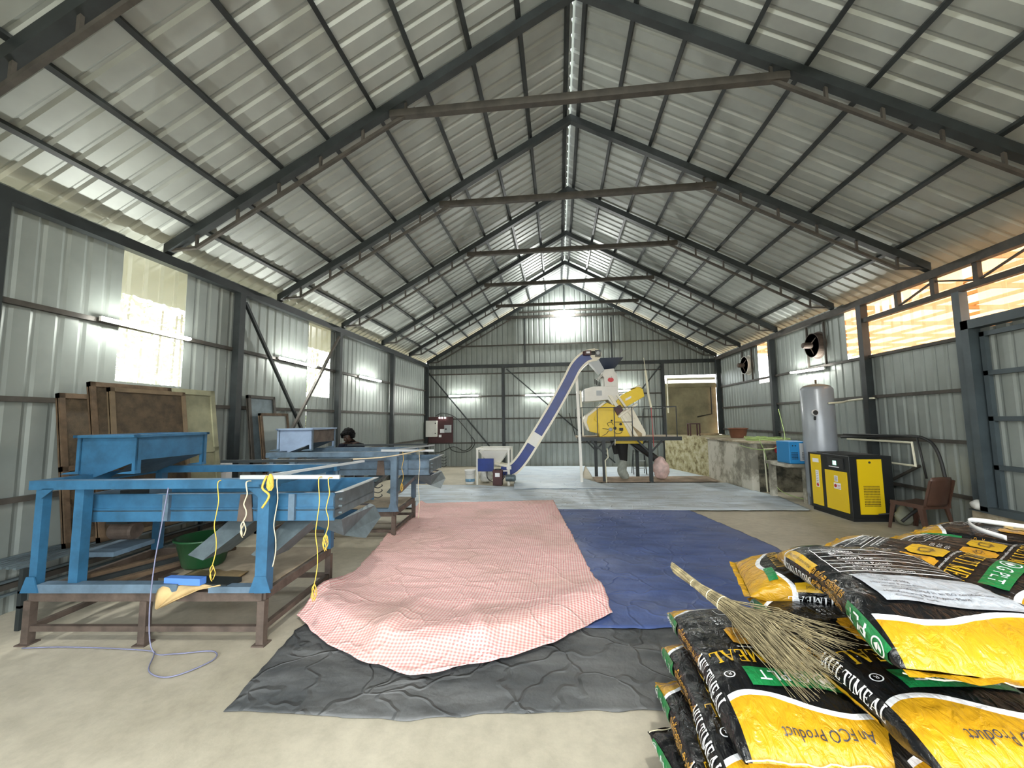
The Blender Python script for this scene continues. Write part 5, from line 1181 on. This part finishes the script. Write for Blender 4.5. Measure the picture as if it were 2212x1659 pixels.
def front_art():
    A = []
    A.append((grid_geo(-.20, .20, .14, .295, 14, 4), F_GRN, 1)); A += [(g, F_WHT, 2) for g in logo(-.135, .247, .033)]; A.append((place(text_geo('G PLT'), -.08, .22, .075, .18), F_WHT, 2))
    A += [(ring_geo(.2, .24, .018, .004), F_WHT, 1), (place(text_geo('R'), .2, .232, .022, None, True), F_WHT, 1)]
    A.append((place(serif_geo('MULTI MEAL'), -.235, .085, .078, .47), F_YEL, 1))
    A.append((grid_geo(-.16, -.11, -.02, .04, 8, 8, .012), F_YEL, 1)); A.append((grid_geo(0, -.11, .1, .04, 6, 8, .012), F_ORG, 1)); A.append((scribble(-.09, -.035, .048), F_INK, 2)); A.append((scribble(.05, -.035, .035), F_INK, 2))
    A.append((place(text_geo('Multi nutrient organic manure'), -.2, .055, .02, .3), F_WHT, 1))
    for k in range(3): A.append((place(text_geo(': 0.5'), .06, -.17-.035*k, .032), F_WHT, 1))
    A.append((line_geo([(-.2, -.36), (.05, -.36), (.06, -.35), (.06, -.29), (.05, -.28), (-.2, -.28)], .004), F_WHT, 1))
    for k, s in enumerate(('www.organictech.com', 'Marketed by', 'Store in a dry place')): A.append((place(text_geo(s), -.17, -.305-.022*k, .018), F_WHT, 1))
    for k, s in enumerate(('Mix 2 parts per plant', 'for every growing cycle')): A.append((place(text_geo(s), -.18, -.235-.02*k, .018), F_WHT, 1))
    A.append((place(text_geo('An FCO Product'), -.16, .44, .045, .28), F_INK, 2))
    return A
def back_art():   # drawn with "up" = -y'
    A = []
    A.append((grid_geo(-.18, -.31, .21, -.07, 14, 9), F_LAB, 1))
    for k, s in enumerate(('Net Weight                    25 kg', 'Batch No.', 'Date of Mfg', 'Maximum Retail Price', '(Inclusive of all taxes)', 'Manufactured in an ISO certified unit', 'Manufacturing By Organic Plant', 'Customer care')):
        A.append((place(text_geo(s), -.16+.02*(k % 3), -.1-.027*k, .019), F_INK, 2))
    rows = ('Ingredients', 'Bone Meal', 'Castor Meal', 'Organic Potash', 'Neem Cake', 'Organic Carbon')
    y = .2
    for k, s in enumerate(rows):
        A.append((place(text_geo(s), -.16+.01*k, y-.008, .027), F_WHT, 1)); A.append((line_geo([(-.2, y-.018), (.2, y-.018)], .0035), F_WHT, 1)); y -= .043
    A.append((line_geo([(-.2, .23), (-.2, -.035), (.2, -.035), (.2, .23)], .0035, True), F_WHT, 1))
    A.append((place(serif_geo('MULTI MEAL'), -.1, .31, .05, .3), F_YEL, 1)); A.append((grid_geo(-.22, .38, -.08, .42, 6, 3), F_GRN, 1))
    A.append((line_geo([(.22, -.3), (.24, -.3), (.24, -.15), (.22, -.15)], .003, True), F_WHT, 1))
    return A
def side_art():   # coordinates: s along y', h in [-1,1] of thickness
    A = []
    A.append((grid_geo(-.47, -.5, -.24, .5, 12, 3), F_GRN, 1)); A += [([( -.435+(x-0)*1.0, y*14) for x, y in g[0]], g[1], F_WHT) for g in logo(0, 0, .026)]
    A.append((place(text_geo('PLT'), -.38, -.38, .75, .12), F_WHT, 2))
    A.append((place(text_geo('\u0d28\u0d3f\u0d19\u0d4d\u0d19\u0d33\u0d41\u0d1f\u0d46 \u0d15\u0d43\u0d37\u0d3f'), -.2, .05, .62, .27), F_ORG, 1)); A.append((place(text_geo('\u0d1e\u0d19\u0d4d\u0d19\u0d33\u0d41\u0d1f\u0d46 \u0d15\u0d30\u0d41\u0d24\u0d7d'), -.2, -.62, .5, .27), F_ORG, 1))
    A.append((place(serif_geo('MULTIMEAL'), .06, .02, .6, .3), F_WHT, 1)); A.append((grid_geo(.06, -.72, .32, -.28, 12, 3), F_YEL, 1)); A.append((place(text_geo('Micro nutrient soil food'), .08, -.6, .22, .2), F_INK, 2))
    return A
FA, BA, SA = front_art(), back_art(), side_art()
def make_bag(name, label, loc, yaw, flip=False, pitch=0, roll=0, seed=0, art=True, cat='sack', group='printed black and yellow feed bags', sc=1.0, bands=True):
    bagm = bagm_banded if bands else bagm_plain
    nS = 3.2
    def Tz(y): f = min(1, abs(2*y/BL)); return max(.004, BT/2*(1-f**5)**.6)
    def Wd(y): f = min(1, abs(2*y/BL)); return BWD/2*(1-.05*f**4-.02*math.sin(y*9+seed))
    def P_top(x, y, s=1):
        t, w_ = Tz(y), Wd(y); q = min(1, abs(x/w_)); return Vector((max(-w_, min(w_, x)), y, s*t*max(0, 1-q**nS)**(1/nS)))
    def P_side(y, h, s=1):
        t, w_ = Tz(y), Wd(y); return Vector((s*w_*(1-min(1, abs(h))**nS)**(1/nS), y, h*t))
    def deform(v):
        q = v*3+Vector((seed*3.7, seed*1.3, 0)); d = noise.noise(q)*.018+abs(noise.noise(Vector((q.x*1.6, q.y*4.5, q.z*2))))*-.012
        e = (abs(2*v.y/BL))**6; d += e*math.sin(v.x*70+seed)*.006
        n = Vector((v.x*.35, 0, v.z*3.2)); n = n.normalized() if n.length > 1e-6 else Vector((0, 0, 1))
        o = v+n*d
        if not flip or True: o.z -= .05*(abs(2*v.y/BL)**3)*(.6+.4*math.sin(seed))*(-1 if flip else 1)
        return o
    mb = MB(); ny, nc = 72, 56; rows = []; uvs = []
    for j in range(ny+1):
        y = -BL/2+BL*j/ny; r = []
        for i in range(nc+1):
            a = 2*PI*i/nc; c_, s_ = math.cos(a), math.sin(a)
            x = Wd(y)*math.copysign(abs(c_)**(2/nS), c_); z = Tz(y)*math.copysign(abs(s_)**(2/nS), s_)
            r.append(deform(Vector((x, y, z)))); uvs.append((x/BWD+.5, y/BL+.5))
        rows.append(r)
    mb.quadstrip(rows, bagm)
    nb = len(mb.v)
    # flat sewn ends
    for s in (-1, 1):
        o = []
        for k in range(21):
            x = -BWD/2*.94+BWD*.94*k/20; base = deform(P_top(x, s*BL/2*.999)); tip = base+Vector((0, s*.028, .006*math.sin(k*1.1+seed))); o.append([base, tip])
        mb.quadstrip(o, bagm); uvs += [u for k in range(21) for u in ((.5, 1 if s > 0 else 0),)*2]
    def dec(g, m, lay, f):
        vs, fs = g[0], g[1]; pts = [f(a, b, lay) for a, b in vs]; mb.add(pts, fs, m)
    if art:
        off = lambda lay: .0022+.0022*lay
        for g, m, lay in FA:
            dec(g, m, lay, lambda a, b, l: (lambda v: deform(v)+Vector((0, 0, off(l))))(P_top(a, b, 1)))
        for g, m, lay in BA:
            dec(g, m, lay, lambda a, b, l: (lambda v: deform(v)-Vector((0, 0, off(l))))(P_top(a, -b, -1)))
        for it in SA:
            g, m, lay = it if isinstance(it[0], tuple) else ((it[0], it[1]), it[2], 2)
            dec(g, m, lay, lambda a, b, l: (lambda v: deform(v)+Vector((off(l), 0, 0)))(P_side(a, b, 1)))
            dec(g, m, lay, lambda a, b, l: (lambda v: deform(v)-Vector((off(l), 0, 0)))(P_side(-a, b, -1)))
    uvs += [(.5, .5)]*(len(mb.v)-len(uvs))
    o = mb.build(name, smooth=False); me = o.data
    ul = me.uv_layers.new(name='UVMap')
    fl_ = [0.0]*(2*len(me.loops))
    vi = [0]*len(me.loops); me.loops.foreach_get('vertex_index', vi)
    for k, v in enumerate(vi): fl_[2*k], fl_[2*k+1] = uvs[v]
    ul.data.foreach_set('uv', fl_)
    nfb = ny*nc
    me.polygons.foreach_set('use_smooth', [i < nfb for i in range(len(me.polygons))])
    tag(o, label, cat, group)
    o.scale = (sc, sc, sc)
    R_ = Matrix.Rotation(yaw, 4, 'Z') @ Matrix.Rotation(pitch, 4, 'X') @ Matrix.Rotation(roll+(PI if flip else 0), 4, 'Y')
    o.matrix_world = Matrix.Translation(loc) @ R_ @ Matrix.Scale(sc, 4)
    # sewing thread along the near seam
    th = MB(); pts = []
    for k in range(30):
        x = -BWD/2*.95+BWD*.97*k/29; pts.append(deform(P_top(x, BL/2*.995))+Vector((0, .008, .008+.001*(k % 2))))
    th.tube(pts, .0022, rope_c, 5); c_ = th.build('seam_thread'); c_.parent = o; c_['_o'] = (0, 0, 0)
    return o
BAG = 'feed_bag'
D = math.radians
make_bag(BAG, 'topmost black feed bag of the left stack, under the grass broom', (.84, 2.0, .64), D(180), seed=1)
make_bag(BAG, 'black feed bag second from the top of the left stack', (.78, 1.89, .505), D(179), seed=2)
make_bag(BAG, 'black feed bag third from the top of the left stack, above the crosswise one', (.73, 1.78, .375), D(181), seed=3)
make_bag(BAG, 'black feed bag lying crosswise low in the left stack, two large letters showing', (.75, 1.68, .235), D(14), seed=4, bands=False)
make_bag(BAG, 'lowest bag at the bottom picture edge, only its yellow end showing', (.56, 1.5, .085), D(176), seed=5, art=False)
make_bag(BAG, 'black feed bag beside the broom, its green banner half under the topmost bag', (1.235, 1.84, .765), D(182.5), pitch=D(-1), seed=6)
make_bag(BAG, 'black feed bag lying crosswise with its rounded yellow end towards the blue tarpaulin', (1.47, 2.32, .875), D(-104), True, seed=7)
make_bag(BAG, 'large topmost black feed bag with a white label and ingredient table', (1.31, 1.85, 1.015), D(172), True, seed=8)
make_bag(BAG, 'slanting black feed bag at the right edge with large yellow letters', (1.90, 2.42, .89), D(214), roll=D(10), seed=9)
make_bag(BAG, 'black feed bag at the right edge, lying just behind the slanting one', (2.58, 2.86, .80), D(214), roll=D(8), seed=10)
make_bag(BAG, 'farthest feed bag, cut by the right picture edge beside the white strap', (3.2, 3.3, .80), D(214), seed=11)
make_bag(BAG, 'feed bag whose orange end peeks out under the large topmost bag', (1.80, 2.03, .735), D(181), seed=12)
hid = []
for k in range(5):
    z = .605-.13*k
    hid += [(1.27, 1.8, z, 181), (1.83, 1.98, z, 179), (2.44, 2.52, z+.02, 214), (2.84, 3.02, z+.02, 214), (3.28, 3.48, z+.02, 214)]
for k, (x, y, z, a) in enumerate(hid):
    make_bag(BAG, 'feed bag hidden in the lower layers of the heap', (x, y, z), D(a), seed=20+k, art=False, group='feed bags inside the heap', sc=.95)
# white strap loop
mb = MB(); pts = smooth_path([(2.95, 3.16, .88), (2.93, 3.34, .9), (3.05, 3.5, .92), (3.3, 3.4, .9), (3.6, 3.2, .88)], 7); rows = []
for p in pts: rows.append([p+Vector((0, 0, -.016)), p+Vector((0, 0, .016))])
mb.quadstrip(rows, plastic_white); o = tag(mb.build('plastic_strap', smooth=True), 'white plastic strap looping over the far right bags', 'strap'); o.modifiers.new('t', 'SOLIDIFY').thickness = .004

# grass broom
t = thing('grass_broom', 'straw coloured stick broom lying across the black bags', 'broom', (.85, 2.0, .74))
random.seed(9); mb = MB()
P0 = Vector((.625, 2.46, .86)); P1 = Vector((.705, 2.28, .83)); P2 = Vector((.785, 2.11, .805))
for k in range(230):
    a = random.uniform(0, 2*PI); r = math.sqrt(random.random())
    j0 = Vector((math.cos(a), math.sin(a)*.4, math.sin(a)))*.010*r; j1 = Vector((math.cos(a), math.sin(a)*.4, math.sin(a)))*.019*r; j2 = Vector((math.cos(a), math.sin(a)*.4, math.sin(a)))*.036*r
    f = .5+.5*math.cos(a)*r+random.gauss(0, .08); f = max(-.05, min(1.08, f)); l = random.uniform(.8, 1.14)
    E0 = Vector((.79, 1.60, .0)); E1 = Vector((1.07, 1.76, .0)); e = E0.lerp(E1, f)
    e = P2.lerp(Vector((e.x, e.y, 0)), l); e.z = (.735 if e.x < .96 else .735+.12*min(1, (e.x-.96)/.07))+random.uniform(0, .05)
    mid = P2.lerp(e, .5)+Vector((random.gauss(0, .012), 0, .015+j2.z*1.0)); 
    s = P0+j0+Vector((random.uniform(-.02, .02)*.4, random.uniform(-.03, .03), random.uniform(-.005, .02)))
    mb.tube([s, P1+j1, P2+j2, mid+j2*.6, e], .0016, broom_m, 4, radii=[.0026, .0026, .0024, .0018, .0007])
for q in ([(.785, 2.12, .8), (.75, 2.0, .76), (.745, 1.86, .735)], [(.79, 2.11, .8), (.79, 2.0, .76), (.82, 1.85, .74)]): mb.tube([Vector(p) for p in q], .002, broom_m, 4)
mb.build('stems', t, kind='stuff')
for c, r, m in ((.3, .013, sack_pink), (.75, .018, rope_c), (1.35, .026, rope_c), (1.75, .034, rope_c)):
    mb = MB(); c0 = P0.lerp(P1, c) if c < 1 else P1.lerp(P2, c-1); d = (P2-P0).normalized(); u = d.cross(Vector((0, 0, 1))).normalized(); w2 = d.cross(u)
    for z in range(3 if m is sack_pink else 1): mb.tube([c0+d*.008*z+u*(r*math.cos(2*PI*k/14))+w2*(r*math.sin(2*PI*k/14)) for k in range(15)], .004 if m is sack_pink else .0022, m, 5)
    mb.build('binding', t)
